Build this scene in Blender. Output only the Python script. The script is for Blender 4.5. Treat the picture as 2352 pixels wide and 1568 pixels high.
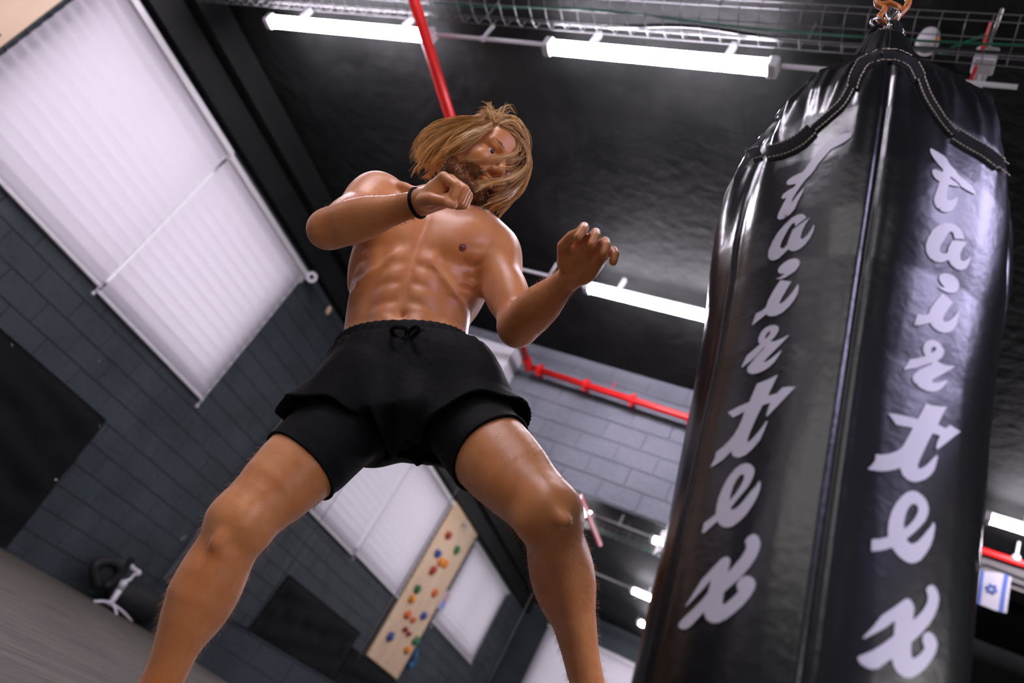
import bpy, math, random
import numpy as np
from mathutils import Vector, Matrix
from mathutils.bvhtree import BVHTree
from mathutils.geometry import delaunay_2d_cdt

random.seed(7)
rng = np.random.default_rng(7)
scene = bpy.context.scene
for o in list(bpy.data.objects):
    bpy.data.objects.remove(o)
COL = scene.collection

# ---------------------------------------------------------------- camera
CAM_H = 0.26
F_PX = 1790.26                      # focal length for a 2352 px wide frame
RC = np.array([[0.8579157908551099, 0.22431268635568852, 0.46223837415487873],
               [0.25039479509318074, 0.6030556288312422, -0.7573812482001373],
               [-0.4486456757750986, 0.7655114155091673, 0.46120421760154756]])
CAM = np.array([0.0, 0.0, CAM_H])
cam_data = bpy.data.cameras.new('camera')
cam_data.sensor_fit = 'HORIZONTAL'
cam_data.sensor_width = 36.0
cam_data.lens = F_PX * 36.0 / 2352.0
cam_data.clip_start = 0.02
cam_data.dof.use_dof = True
cam_data.dof.focus_distance = 1.72
cam_data.dof.aperture_fstop = 2.4
cam = bpy.data.objects.new('camera', cam_data)
COL.objects.link(cam)
mw = Matrix.Identity(4)
for i in range(3):
    mw[i][0] = RC[0][i]
    mw[i][1] = -RC[1][i]
    mw[i][2] = -RC[2][i]
    mw[i][3] = CAM[i]
cam.matrix_world = mw
scene.camera = cam

# ---------------------------------------------------------------- world, exposure
world = bpy.data.worlds.new('world')
scene.world = world
world.use_nodes = True
world.node_tree.nodes['Background'].inputs[0].default_value = (0.75, 0.78, 0.9, 1)
world.node_tree.nodes['Background'].inputs[1].default_value = 0.6
scene.view_settings.view_transform = 'Standard'
scene.view_settings.look = 'None'
scene.view_settings.exposure = 0.22
scene.view_settings.gamma = 1.0
scene.view_settings.use_curve_mapping = False

# light levels (radiance of the things in the room that give off light)
L_TUBE = 105.0            # fluorescent battens
L_BLIND_SKY = 0.95       # daylight behind the blinds
L_ADDED_WINDOW = 4.0      # unseen windows added for light, behind the camera and on the right

# room dimensions (metres); camera stands above the origin
X_L, X_R = -5.8, 4.6
Y_B, Y_F = 6.5, -3.4
Z_C = 4.22

# ---------------------------------------------------------------- helpers
def ray(u, v):
    return RC.T @ np.array([u - 1176.0, v - 784.0, F_PX])
def at(u, v, d):                    # pixel + depth along the view axis -> world point
    return CAM + ray(u, v) * (d / F_PX)
def on_y(u, v, y):
    r = ray(u, v); return CAM + r * (y / r[1])
def on_x(u, v, x):
    r = ray(u, v); return CAM + r * (x / r[0])
def on_z(u, v, z):
    r = ray(u, v); return CAM + r * ((z - CAM_H) / r[2])

def nrm(v):
    v = np.asarray(v, float); return v / (np.linalg.norm(v) + 1e-12)

def tag(o, label=None, cat=None, group=None, kind=None):
    if label: o['label'] = label
    if cat: o['category'] = cat
    if group: o['group'] = group
    if kind: o['kind'] = kind
    return o

def empty(name, loc=(0, 0, 0)):
    o = bpy.data.objects.new(name, None)
    o.empty_display_size = 0.1
    COL.objects.link(o)
    o.location = loc
    return o

def attach(o, parent):
    if parent is not None:
        o.parent = parent
        o.matrix_parent_inverse = Matrix.Translation(parent.location).inverted()

class MB:
    """collects simple shapes, then links them as one mesh object (world coordinates)"""
    def __init__(self):
        self.v = []; self.f = []
    def add(self, verts, faces):
        n = len(self.v)
        self.v += [tuple(map(float, p)) for p in verts]
        self.f += [tuple(i + n for i in f) for f in faces]
        return self
    def box(self, lo, hi, bev=0.0):
        (x0, y0, z0), (x1, y1, z1) = lo, hi
        if bev <= 0:
            v = [(x0,y0,z0),(x1,y0,z0),(x1,y1,z0),(x0,y1,z0),(x0,y0,z1),(x1,y0,z1),(x1,y1,z1),(x0,y1,z1)]
            f = [(0,3,2,1),(4,5,6,7),(0,1,5,4),(1,2,6,5),(2,3,7,6),(3,0,4,7)]
            return self.add(v, f)
        c = np.array([(x0+x1)/2, (y0+y1)/2, (z0+z1)/2]); h = np.array([x1-x0, y1-y0, z1-z0]) / 2
        return self.obox(c, np.eye(3), h, bev)
    def obox(self, c, axes, h, bev=0.0):
        """oriented box: axes rows, half sizes h, chamfer bev"""
        c = np.asarray(c, float); axes = np.asarray(axes, float); h = np.asarray(h, float)
        if bev <= 0:
            s = [(-1,-1,-1),(1,-1,-1),(1,1,-1),(-1,1,-1),(-1,-1,1),(1,-1,1),(1,1,1),(-1,1,1)]
            v = [c + (np.array(q) * h) @ axes for q in s]
            return self.add(v, [(0,3,2,1),(4,5,6,7),(0,1,5,4),(1,2,6,5),(2,3,7,6),(3,0,4,7)])
        vs = []; idx = {}
        for sx in (-1, 1):
            for sy in (-1, 1):
                for sz in (-1, 1):
                    s = np.array([sx, sy, sz])
                    for a in range(3):
                        q = s * (h - bev); q[a] = s[a] * h[a]
                        idx[(sx, sy, sz, a)] = len(vs)
                        vs.append(c + q @ axes)
        fs = []
        for a in range(3):
            b, d = (a + 1) % 3, (a + 2) % 3
            for s in (-1, 1):
                q = []
                for sb, sd in ((-1,-1),(1,-1),(1,1),(-1,1)):
                    k = [0,0,0]; k[a] = s; k[b] = sb; k[d] = sd
                    q.append(idx[(k[0],k[1],k[2],a)])
                fs.append(tuple(q if s > 0 else q[::-1]))
            for sb in (-1, 1):           # edge along a, between faces b and d
                for sd in (-1, 1):
                    k0 = [0,0,0]; k0[b] = sb; k0[d] = sd
                    k0[a] = -1; p0 = idx[(*k0, b)]; p1 = idx[(*k0, d)]
                    k0[a] = 1; p2 = idx[(*k0, d)]; p3 = idx[(*k0, b)]
                    fs.append((p0, p3, p2, p1) if sb * sd > 0 else (p0, p1, p2, p3))
        for sx in (-1, 1):
            for sy in (-1, 1):
                for sz in (-1, 1):
                    t = (idx[(sx,sy,sz,0)], idx[(sx,sy,sz,1)], idx[(sx,sy,sz,2)])
                    fs.append(t if sx*sy*sz > 0 else t[::-1])
        return self.add(vs, fs)
    def tube(self, pts, r, n=8, closed=False, caps=True, flat=None):
        """tube along a polyline, r scalar or list; flat=(axis, factor) squashes the section"""
        pts = [np.asarray(p, float) for p in pts]
        m = len(pts)
        rs = [r] * m if np.isscalar(r) else list(r)
        ring = []
        up = None
        for i in range(m):
            if closed:
                t = nrm(pts[(i+1) % m] - pts[i-1])
            else:
                t = nrm(pts[min(i+1, m-1)] - pts[max(i-1, 0)])
            if up is None:
                up = np.array([0,0,1.0]) if abs(t[2]) < 0.9 else np.array([1.0,0,0])
            a = nrm(up - t * (up @ t)); b = np.cross(t, a); up = a
            for k in range(n):
                ang = 2 * math.pi * k / n
                off = a * math.cos(ang) * rs[i] + b * math.sin(ang) * rs[i]
                if flat is not None:
                    ax = np.asarray(flat[0], float)
                    off = off - ax * (off @ ax) * (1 - flat[1])
                ring.append(pts[i] + off)
        f = []
        for i in range(m if closed else m - 1):
            j = (i + 1) % m
            for k in range(n):
                k2 = (k + 1) % n
                f.append((i*n+k, i*n+k2, j*n+k2, j*n+k))
        if caps and not closed:
            f.append(tuple(range(n))[::-1]); f.append(tuple((m-1)*n + k for k in range(n)))
        return self.add(ring, f)
    def cyl(self, p0, p1, r, n=12, r1=None):
        return self.tube([p0, p1], [r, r if r1 is None else r1], n)
    def ball(self, c, r, n=12, m=8, axes=None):
        c = np.asarray(c, float); r = np.ones(3) * np.asarray(r, float)
        axes = np.eye(3) if axes is None else np.asarray(axes, float)
        v = []
        for i in range(m + 1):
            p = math.pi * i / m
            for k in range(n):
                t = 2 * math.pi * k / n
                q = np.array([math.sin(p)*math.cos(t), math.sin(p)*math.sin(t), math.cos(p)]) * r
                v.append(c + q @ axes)
        f = []
        for i in range(m):
            for k in range(n):
                k2 = (k + 1) % n
                f.append((i*n+k, (i+1)*n+k, (i+1)*n+k2, i*n+k2))
        return self.add(v, f)
    def prism(self, poly, n, depth):
        """planar polygon (3d points) extruded along n by depth"""
        poly = [np.asarray(p, float) for p in poly]; n = nrm(n)
        m = len(poly)
        v = poly + [p + n * depth for p in poly]
        f = [tuple(range(m))[::-1], tuple(range(m, 2*m))]
        f += [(i, (i+1) % m, m + (i+1) % m, m + i) for i in range(m)]
        return self.add(v, f)
    def build(self, name, mat, parent=None, smooth=False, origin=None):
        me = bpy.data.meshes.new(name)
        v = np.array(self.v)
        org = np.zeros(3) if origin is None else np.asarray(origin, float)
        me.from_pydata([tuple(p) for p in (v - org)], [], self.f)
        me.update()
        if smooth:
            me.polygons.foreach_set('use_smooth', [True] * len(me.polygons))
        me.materials.append(mat)
        o = bpy.data.objects.new(name, me)
        COL.objects.link(o)
        o.location = org
        attach(o, parent)
        return o

def np_mesh(name, verts, faces, mat, parent=None, smooth=True):
    """fast mesh from numpy arrays (all faces the same size)"""
    verts = np.asarray(verts, np.float32); faces = np.asarray(faces, np.int32)
    me = bpy.data.meshes.new(name)
    k = faces.shape[1]
    me.vertices.add(len(verts)); me.vertices.foreach_set('co', verts.ravel())
    me.loops.add(faces.size); me.loops.foreach_set('vertex_index', faces.ravel())
    me.polygons.add(len(faces))
    me.polygons.foreach_set('loop_start', np.arange(0, faces.size, k, dtype=np.int32))
    me.polygons.foreach_set('loop_total', np.full(len(faces), k, np.int32))
    if smooth:
        me.polygons.foreach_set('use_smooth', np.ones(len(faces), bool))
    me.update(calc_edges=True)
    me.validate()
    if mat: me.materials.append(mat)
    o = bpy.data.objects.new(name, me)
    COL.objects.link(o)
    attach(o, parent)
    return o

def spline(pts, n):
    """Catmull-Rom resampling"""
    P = np.asarray(pts, float)
    P = np.vstack([2*P[0]-P[1], P, 2*P[-1]-P[-2]])
    m = len(P) - 3
    out = []
    for t in np.linspace(0, m, n):
        i = min(int(t), m - 1); u = t - i
        p0, p1, p2, p3 = P[i:i+4]
        out.append(0.5*((2*p1) + (-p0+p2)*u + (2*p0-5*p1+4*p2-p3)*u*u + (-p0+3*p1-3*p2+p3)*u**3))
    return np.array(out)

def copy_tree(o, parent=None):
    c = o.copy(); COL.objects.link(c)
    if parent is not None:
        c.parent = parent; c.matrix_parent_inverse = o.matrix_parent_inverse.copy()
    for ch in list(o.children):
        copy_tree(ch, c)
    return c

# ---------------------------------------------------------------- materials
def srgb(r, g, b):
    f = lambda c: (c/255/12.92) if c/255 <= 0.04045 else ((c/255+0.055)/1.055)**2.4
    return (f(r), f(g), f(b))

def mat(name, col, rough=0.6, metal=0.0, col2=None, nscale=6.0, bump=0.0, bscale=40.0, detail=6.0,
        sheen=0.0, spec=0.5, coat=0.0, emit=None, estr=0.0, stretch=None, sub=0.0, contrast=(0.35, 0.65)):
    m = bpy.data.materials.new(name); m.use_nodes = True
    nt = m.node_tree; b = nt.nodes['Principled BSDF']
    b.inputs['Base Color'].default_value = (*col, 1)
    b.inputs['Roughness'].default_value = rough
    b.inputs['Metallic'].default_value = metal
    b.inputs['Specular IOR Level'].default_value = spec
    b.inputs['Sheen Weight'].default_value = sheen
    b.inputs['Coat Weight'].default_value = coat
    if sub:
        b.inputs['Subsurface Weight'].default_value = sub
        b.inputs['Subsurface Radius'].default_value = (0.012, 0.005, 0.003)
        b.inputs['Subsurface Scale'].default_value = 1.0
    if emit is not None:
        b.inputs['Emission Color'].default_value = (*emit, 1)
        b.inputs['Emission Strength'].default_value = estr
    if col2 is not None or bump:
        tc = nt.nodes.new('ShaderNodeTexCoord')
        src = tc.outputs['Object']
        if stretch:
            mp = nt.nodes.new('ShaderNodeMapping'); mp.inputs['Scale'].default_value = stretch
            nt.links.new(src, mp.inputs[0]); src = mp.outputs[0]
    if col2 is not None:
        n = nt.nodes.new('ShaderNodeTexNoise'); n.inputs['Scale'].default_value = nscale
        n.inputs['Detail'].default_value = detail
        r = nt.nodes.new('ShaderNodeValToRGB')
        r.color_ramp.elements[0].position = contrast[0]; r.color_ramp.elements[1].position = contrast[1]
        r.color_ramp.elements[0].color = (*col, 1); r.color_ramp.elements[1].color = (*col2, 1)
        nt.links.new(src, n.inputs['Vector']); nt.links.new(n.outputs['Fac'], r.inputs[0])
        nt.links.new(r.outputs[0], b.inputs['Base Color'])
    if bump:
        n2 = nt.nodes.new('ShaderNodeTexNoise'); n2.inputs['Scale'].default_value = bscale
        n2.inputs['Detail'].default_value = 5
        bp = nt.nodes.new('ShaderNodeBump'); bp.inputs['Strength'].default_value = bump
        bp.inputs['Distance'].default_value = 0.02
        nt.links.new(src, n2.inputs['Vector']); nt.links.new(n2.outputs['Fac'], bp.inputs['Height'])
        nt.links.new(bp.outputs[0], b.inputs['Normal'])
    return m

def emission(name, col, strength):
    m = bpy.data.materials.new(name); m.use_nodes = True
    nt = m.node_tree; nt.nodes.clear()
    e = nt.nodes.new('ShaderNodeEmission'); o = nt.nodes.new('ShaderNodeOutputMaterial')
    e.inputs[0].default_value = (*col, 1); e.inputs[1].default_value = strength
    nt.links.new(e.outputs[0], o.inputs[0])
    return m

def translucent(name, col, refl):
    m = bpy.data.materials.new(name); m.use_nodes = True
    nt = m.node_tree; nt.nodes.clear()
    t = nt.nodes.new('ShaderNodeBsdfTranslucent'); t.inputs[0].default_value = (*col, 1)
    d = nt.nodes.new('ShaderNodeBsdfDiffuse'); d.inputs[0].default_value = (*refl, 1)
    a = nt.nodes.new('ShaderNodeAddShader'); o = nt.nodes.new('ShaderNodeOutputMaterial')
    nt.links.new(t.outputs[0], a.inputs[0]); nt.links.new(d.outputs[0], a.inputs[1])
    nt.links.new(a.outputs[0], o.inputs[0])
    return m

M = {}
M['slate'] = mat('slate_wall_paint', (0.020, 0.0275, 0.0335), 0.75, col2=(0.035, 0.0445, 0.052), nscale=2.2, bump=0.5, bscale=22)
M['slate_mortar'] = mat('slate_mortar', (0.018, 0.025, 0.031), 0.8, col2=(0.034, 0.042, 0.049), nscale=5, bump=0.5, bscale=50)
M['grey_wall'] = mat('grey_wall_paint', (0.100, 0.104, 0.126), 0.8, col2=(0.140, 0.142, 0.168), nscale=1.6, bump=0.6, bscale=18)
M['grey_mortar'] = mat('grey_mortar', (0.105, 0.108, 0.128), 0.85, bump=0.4, bscale=50)
M['ceiling'] = mat('black_painted_concrete', (0.0042, 0.0048, 0.0044), 0.8, col2=(0.0135, 0.0145, 0.0133), nscale=2.5, bump=1.0, bscale=9, detail=10, spec=0.2)
M['black_paint'] = mat('black_paint', (0.0045, 0.005, 0.005), 0.6, col2=(0.008, 0.0085, 0.008), nscale=3, spec=0.25)
M['floor'] = mat('worn_brown_floor', (0.050, 0.042, 0.033), 0.6, col2=(0.105, 0.090, 0.072), nscale=3.0, bump=0.25, bscale=30, stretch=(6.0, 0.7, 1.0))
M['dark_wall'] = mat('dark_wall', (0.02, 0.022, 0.022), 0.8, col2=(0.035, 0.037, 0.037), nscale=3, bump=0.3, bscale=20)
M['white_plastic'] = mat('white_plastic', (0.55, 0.53, 0.56), 0.4)
M['white_metal'] = mat('white_metal', (0.6, 0.57, 0.58), 0.35)
M['steel'] = mat('steel', (0.55, 0.55, 0.57), 0.25, 1.0)
M['wire'] = mat('galvanised_wire', (0.20, 0.20, 0.20), 0.45, 0.6)
M['red'] = mat('red_pipe_paint', (0.60, 0.012, 0.012), 0.32, col2=(0.5, 0.010, 0.010), nscale=9)
M['green'] = mat('green_cable', (0.0, 0.10, 0.055), 0.45)
M['black_cable'] = mat('black_cable', (0.012, 0.012, 0.012), 0.5)
M['black_cloth'] = mat('black_cloth', (0.0042, 0.0042, 0.0042), 0.9, bump=0.2, bscale=120, spec=0.2)
M['wood'] = mat('pale_plywood', (0.58, 0.39, 0.24), 0.45, col2=(0.68, 0.50, 0.34), nscale=2, stretch=(1, 1, 0.25))
M['tube'] = emission('fluorescent_tube', (0.93, 0.86, 1.0), L_TUBE)
M['sky_pane'] = emission('daylight_pane', (0.78, 0.72, 0.84), L_BLIND_SKY)
M['added_rear_pane'] = emission('added_rear_light_pane', (1.0, 0.95, 0.94), L_ADDED_WINDOW * 0.6)  # glow of the added rear window
M['added_side_pane'] = emission('added_side_light_pane', (1.0, 0.95, 0.94), L_ADDED_WINDOW)  # glow of the added right-hand window
M['added_panel'] = emission('added_violet_panel', (0.68, 0.62, 1.0), 12.0)  # glow of the added ceiling panels
M['slat'] = translucent('translucent_slat', (0.62, 0.60, 0.62), (0.30, 0.28, 0.30))
M['mirror'] = mat('mirror_glass', (0.72, 0.74, 0.72), 0.015, 1.0)
M['mirror_edge'] = mat('mirror_edge', (0.5, 0.5, 0.55), 0.15, 1.0)
M['skin'] = mat('skin', (0.62, 0.205, 0.050), 0.40, col2=(0.72, 0.285, 0.086), nscale=14, sheen=0.35, spec=0.5, bump=0.05, bscale=300)
M['hair'] = mat('blond_hair', (0.40, 0.18, 0.05), 0.36, spec=0.7)
M['leather'] = mat('black_leather', (0.0055, 0.0055, 0.006), 0.26, bump=0.04, bscale=60, spec=0.65)
M['letter'] = mat('white_print', (0.66, 0.63, 0.72), 0.4)
M['webbing'] = mat('black_webbing', (0.004, 0.004, 0.004), 0.85, bump=0.4, bscale=400, spec=0.15)
M['stitch'] = mat('pale_thread', (0.55, 0.48, 0.38), 0.7)
M['orange'] = mat('orange_carabiner', (0.55, 0.17, 0.02), 0.4, col2=(0.30, 0.08, 0.01), nscale=60)
M['shorts'] = mat('black_shorts', (0.0026, 0.0026, 0.0026), 0.8, spec=0.22, sheen=0.01, bump=0.15, bscale=90)
M['tights'] = mat('black_tights', (0.0018, 0.0018, 0.0020), 0.75, spec=0.25, sheen=0.01)
M['white_cloth'] = mat('white_cloth', (0.55, 0.52, 0.56), 0.8)
M['blue'] = mat('flag_blue', (0.004, 0.025, 0.12), 0.75)

def paint_chips(m, scale, thr, col):
    """sparse pale chips and scuffs with their own shapes, over the base colour"""
    nt = m.node_tree; b = nt.nodes['Principled BSDF']
    prev = b.inputs['Base Color'].links[0].from_socket
    g = nt.nodes.new('ShaderNodeNewGeometry')
    n = nt.nodes.new('ShaderNodeTexNoise'); n.inputs['Scale'].default_value = scale; n.inputs['Detail'].default_value = 3; n.inputs['Roughness'].default_value = 0.6
    r = nt.nodes.new('ShaderNodeValToRGB'); r.color_ramp.elements[0].position = thr; r.color_ramp.elements[1].position = thr + 0.03
    x = nt.nodes.new('ShaderNodeMix'); x.data_type = 'RGBA'
    nt.links.new(g.outputs['Position'], n.inputs['Vector']); nt.links.new(n.outputs['Fac'], r.inputs[0])
    nt.links.new(r.outputs[0], x.inputs[0]); nt.links.new(prev, x.inputs[6]); x.inputs[7].default_value = (*col, 1)
    nt.links.new(x.outputs[2], b.inputs['Base Color'])
paint_chips(M['slate'], 9.0, 0.735, (0.22, 0.22, 0.22))
paint_chips(M['grey_wall'], 10.0, 0.75, (0.35, 0.33, 0.33))
def world_noise(m):
    """use world position for the colour noise so that blocks sharing a mesh do not look alike"""
    nt = m.node_tree
    g = nt.nodes.new('ShaderNodeNewGeometry')
    for l in list(nt.links):
        if l.from_node.type == 'TEX_COORD':
            t = l.to_socket; nt.links.remove(l); nt.links.new(g.outputs['Position'], t)
for k in ('slate', 'grey_wall'): world_noise(M[k])
# ceiling: joints of the rough cast slabs
nt = M['ceiling'].node_tree; b = nt.nodes['Principled BSDF']
bk = nt.nodes.new('ShaderNodeTexBrick'); tc = nt.nodes.new('ShaderNodeTexCoord'); nz = nt.nodes.new('ShaderNodeTexNoise'); vm = nt.nodes.new('ShaderNodeVectorMath'); vs = nt.nodes.new('ShaderNodeVectorMath')
nz.inputs['Scale'].default_value = 3.0; nz.inputs['Detail'].default_value = 6
vs.operation = 'SCALE'; vs.inputs[3].default_value = 0.09
vm.operation = 'ADD'
nt.links.new(tc.outputs['Object'], nz.inputs['Vector']); nt.links.new(nz.outputs['Color'], vs.inputs[0])
nt.links.new(tc.outputs['Object'], vm.inputs[0]); nt.links.new(vs.outputs[0], vm.inputs[1]); nt.links.new(vm.outputs[0], bk.inputs['Vector'])
bk.inputs['Scale'].default_value = 1.0; bk.inputs['Brick Width'].default_value = 0.62; bk.inputs['Row Height'].default_value = 0.28; bk.inputs['Mortar Size'].default_value = 0.006; bk.inputs['Mortar Smooth'].default_value = 0.6
bk.inputs['Color1'].default_value = (1, 1, 1, 1); bk.inputs['Color2'].default_value = (0.75, 0.75, 0.75, 1); bk.inputs['Mortar'].default_value = (0.25, 0.25, 0.25, 1)
prev = b.inputs['Base Color'].links[0].from_socket
mx = nt.nodes.new('ShaderNodeMix'); mx.data_type = 'RGBA'; mx.blend_type = 'MULTIPLY'; mx.inputs[0].default_value = 0.8
nt.links.new(prev, mx.inputs[6]); nt.links.new(bk.outputs['Color'], mx.inputs[7]); nt.links.new(mx.outputs[2], b.inputs['Base Color'])

# hair: every strand has its own tone
nt = M['hair'].node_tree; b = nt.nodes['Principled BSDF']
at_ = nt.nodes.new('ShaderNodeAttribute'); at_.attribute_name = 'tone'
rp_ = nt.nodes.new('ShaderNodeValToRGB')
rp_.color_ramp.elements[0].color = (0.20, 0.080, 0.018, 1); rp_.color_ramp.elements[1].color = (0.98, 0.66, 0.28, 1)
e_ = rp_.color_ramp.elements.new(0.5); e_.color = (0.68, 0.36, 0.105, 1)
nt.links.new(at_.outputs['Fac'], rp_.inputs[0]); nt.links.new(rp_.outputs[0], b.inputs['Base Color'])
# ================================================================ room shell
def rect_minus(rects, hole):
    out = []
    for (a0, b0, a1, b1) in rects:
        h0, g0, h1, g1 = max(a0, hole[0]), max(b0, hole[1]), min(a1, hole[2]), min(b1, hole[3])
        if h0 >= h1 or g0 >= g1:
            out.append((a0, b0, a1, b1)); continue
        if b0 < g0: out.append((a0, b0, a1, g0))
        if g1 < b1: out.append((a0, g1, a1, b1))
        if a0 < h0: out.append((a0, g0, h0, g1))
        if h1 < a1: out.append((h1, g0, a1, g1))
    return out

# openings: (a0, z0, a1, z1)
WIN1 = (2.20, 2.02, 5.28, 3.52)
WIN2 = (-1.72, 2.20, 0.52, 3.52)
WIN3 = (-5.10, 1.60, -2.60, 3.62)
ADDED_WIN4 = (-2.20, 2.30, 0.60, 3.70)
ADDED_WIN5 = (-2.80, 0.90, 2.40, 2.70)

def wall_slabs(name, plane, coord, out_sign, rect, holes, m, thick=0.18):
    rects = [rect]
    for h in holes: rects = rect_minus(rects, h)
    mb = MB()
    for a0, z0, a1, z1 in rects:
        c0, c1 = sorted((coord, coord + out_sign * thick))
        if plane == 'x': mb.box((c0, a0, z0), (c1, a1, z1))
        else: mb.box((a0, c0, z0), (a1, c1, z1))
    return tag(mb.build(name, m), kind='structure')

floor = tag(MB().box((X_L - 0.2, Y_F - 0.2, -0.15), (X_R + 0.2, 10.2, 0.0)).build('floor', M['floor']), kind='structure')
ceiling = tag(MB().box((X_L - 0.2, Y_F - 0.2, Z_C), (X_R + 0.2, 10.2, Z_C + 0.2)).build('ceiling', M['ceiling']), kind='structure')
wall_left = wall_slabs('wall_left', 'x', X_L - 0.012, -1, (Y_F - 0.2, 0, Y_B + 0.2, Z_C), [WIN1, WIN2], M['slate_mortar'])
X_BE = -0.75                          # where the back wall ends and the alcove begins
wall_back = wall_slabs('wall_back', 'y', Y_B + 0.012, 1, (X_L - 0.1, 0, X_BE, Z_C), [], M['grey_mortar'])
wall_right = wall_slabs('wall_right', 'x', X_R, 1, (Y_F - 0.2, 0, 10.2, Z_C), [ADDED_WIN5], M['dark_wall'])
wall_rear = wall_slabs('wall_rear', 'y', Y_F, -1, (X_L - 0.1, 0, X_R + 0.1, Z_C), [WIN3, ADDED_WIN4], M['slate'])
wall_alcove = tag(MB().box((X_BE, 10.0, 0), (X_R, 10.18, Z_C)).box((X_BE - 0.18, Y_B + 0.2, 0), (X_BE, 10.0, Z_C)).build('wall_alcove', M['dark_wall']), kind='structure')
trim_1 = tag(MB().box((X_L, Y_F, 3.70), (X_L + 0.10, Y_B, Z_C - 0.25)).box((X_L, Y_F, Z_C - 0.25), (X_L + 0.24, Y_B, Z_C)).build('trim_1', M['black_paint']), kind='structure')

# --- painted blocks, each its own piece
BL, BH, JT = 0.40, 0.20, 0.006
def blocks(wall, plane, coord, inward, rect, holes, m, name, depth=0.06, far=None, limit=None):
    cache = {}
    stuff = MB()
    z = rect[1]; row = 0
    while z < rect[3] - 0.02:
        z1 = min(z + BH, rect[3])
        a = rect[0] - (0.2 if row % 2 else 0.0)
        while a < rect[2] - 0.01:
            a0, a1 = max(a, rect[0]), min(a + BL, rect[2])
            a += BL
            if a1 - a0 < 0.03: continue
            rs = [(a0, z, a1, z1)]
            for h in holes: rs = rect_minus(rs, h)
            for r in rs:
                w, hh = r[2] - r[0] - JT, r[3] - r[1] - JT
                if w < 0.02 or hh < 0.02: continue
                ca, cz = (r[0] + r[2]) / 2, (r[1] + r[3]) / 2
                jit = random.uniform(-0.0012, 0.0012)
                cc = coord - inward * (depth / 2) + jit
                if far is not None and far(ca, cz):
                    h3 = (depth/2, w/2, hh/2) if plane == 'x' else (w/2, depth/2, hh/2)
                    stuff.obox((cc, ca, cz) if plane == 'x' else (ca, cc, cz), np.eye(3), h3, 0.003)
                    continue
                key = (round(w, 3), round(hh, 3))
                if key not in cache:
                    h3 = (depth/2, w/2, hh/2) if plane == 'x' else (w/2, depth/2, hh/2)
                    o = MB().obox((0, 0, 0), np.eye(3), h3, 0.003).build(name, m)
                    cache[key] = o.data
                else:
                    o = bpy.data.objects.new(name, cache[key]); COL.objects.link(o)
                o.location = (cc, ca, cz) if plane == 'x' else (ca, cc, cz)
                o.parent = wall
        z += BH; row += 1
    if stuff.v:
        tag(stuff.build('blocks', m, wall), kind='stuff')

blocks(wall_left, 'x', X_L, 1, (Y_F, 0.0, Y_B, 3.70), [WIN1, WIN2], M['slate'], 'block',
       far=lambda y, z: y < 1.9)
MIR_Z0, MIR_Z1 = 0.45, 2.80
blocks(wall_back, 'y', Y_B, -1, (X_L, MIR_Z1 + 0.02, X_BE, Z_C), [], M['grey_wall'], 'block')
blocks(wall_back, 'y', Y_B, -1, (X_L, 0.0, X_BE, MIR_Z0), [], M['slate'], 'block', far=lambda x, z: x > -4.2)

# --- mirror panels
edges = [-5.74, -4.60, -3.46, -2.31, -1.16, X_BE]
names = ['mirror panel in the corner, reflecting the black wall mat', 'mirror panel beside the corner one, reflecting the big blind',
         'mirror panel reflecting the climbing board holds', 'mirror panel with white lettering near its top edge', 'narrow mirror panel at the end of the grey wall']
for i in range(5):
    x0, x1 = edges[i] + 0.003, edges[i+1] - 0.003
    g = MB().box((x0, Y_B - 0.012, MIR_Z0), (x1, Y_B - 0.006, MIR_Z1)).build('wall_mirror', M['mirror'])
    tag(g, names[i], 'mirror', 'mirror panels on the grey back wall')
    MB().box((x0, Y_B - 0.0165, MIR_Z0 - 0.012), (x1, Y_B - 0.0015, MIR_Z0)).build('bottom_edge', M['mirror_edge'], g)
    MB().box((x1 - 0.006, Y_B - 0.0135, MIR_Z0), (x1 + 0.002, Y_B - 0.006, MIR_Z1)).build('side_edge', M['mirror_edge'], g)

# --- windows: bright pane behind, blinds of translucent slats in front
def blind(parent_name, plane, coord, inward, a0, a1, z0, z1, n, label, group):
    """one venetian-style blind, slats joined to a head rail and a bottom bar"""
    P = (lambda c, a, z: (coord + inward * c, a, z)) if plane == 'x' else (lambda c, a, z: (a, coord + inward * c, z))
    root = empty('window_blind', P(0.0, (a0 + a1) / 2, z0))
    tag(root, label, 'blind', group)
    hh = (z1 - z0 - 0.08) / n
    me = None
    for i in range(n):
        zc = z0 + 0.03 + hh * (i + 0.5)
        mb = MB()
        p = []
        for (c, dz) in ((0.020, -hh/2 - 0.024), (0.030, -hh/6), (0.036, hh/6), (0.044, hh/2)):
            p.append((c, dz))
        v = []
        for a in (a0 + 0.02, a1 - 0.02):
            for c, dz in p: v.append(P(c, a, zc + dz))
        f = [(k, k+1, 5+k, 4+k) for k in range(3)]
        mb.add(v, f)
        mb.build('slat', M['slat'], root, smooth=True)
    def bx(name, c0, c1, b0, b1, y0, y1, m):
        q0, q1 = np.array(P(c0, b0, y0)), np.array(P(c1, b1, y1))
        MB().box(np.minimum(q0, q1), np.maximum(q0, q1), 0.006).build(name, m, root)
    bx('head_rail', 0.005, 0.075, a0, a1, z1 - 0.06, z1, M['white_metal'])
    bx('bottom_bar', 0.015, 0.05, a0, a1, z0, z0 + 0.03, M['white_metal'])
    MB().tube([P(0.06, a1 - 0.03, z1 - 0.06), P(0.06, a1 - 0.03, z0 - 0.05)], 0.005, 6).build('pull_cord', M['white_plastic'], root)
    MB().ball(P(0.06, a1 - 0.03, z0 - 0.07), 0.018, 8, 6).build('cord_weight', M['white_plastic'], root, smooth=True)
    return root

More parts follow.
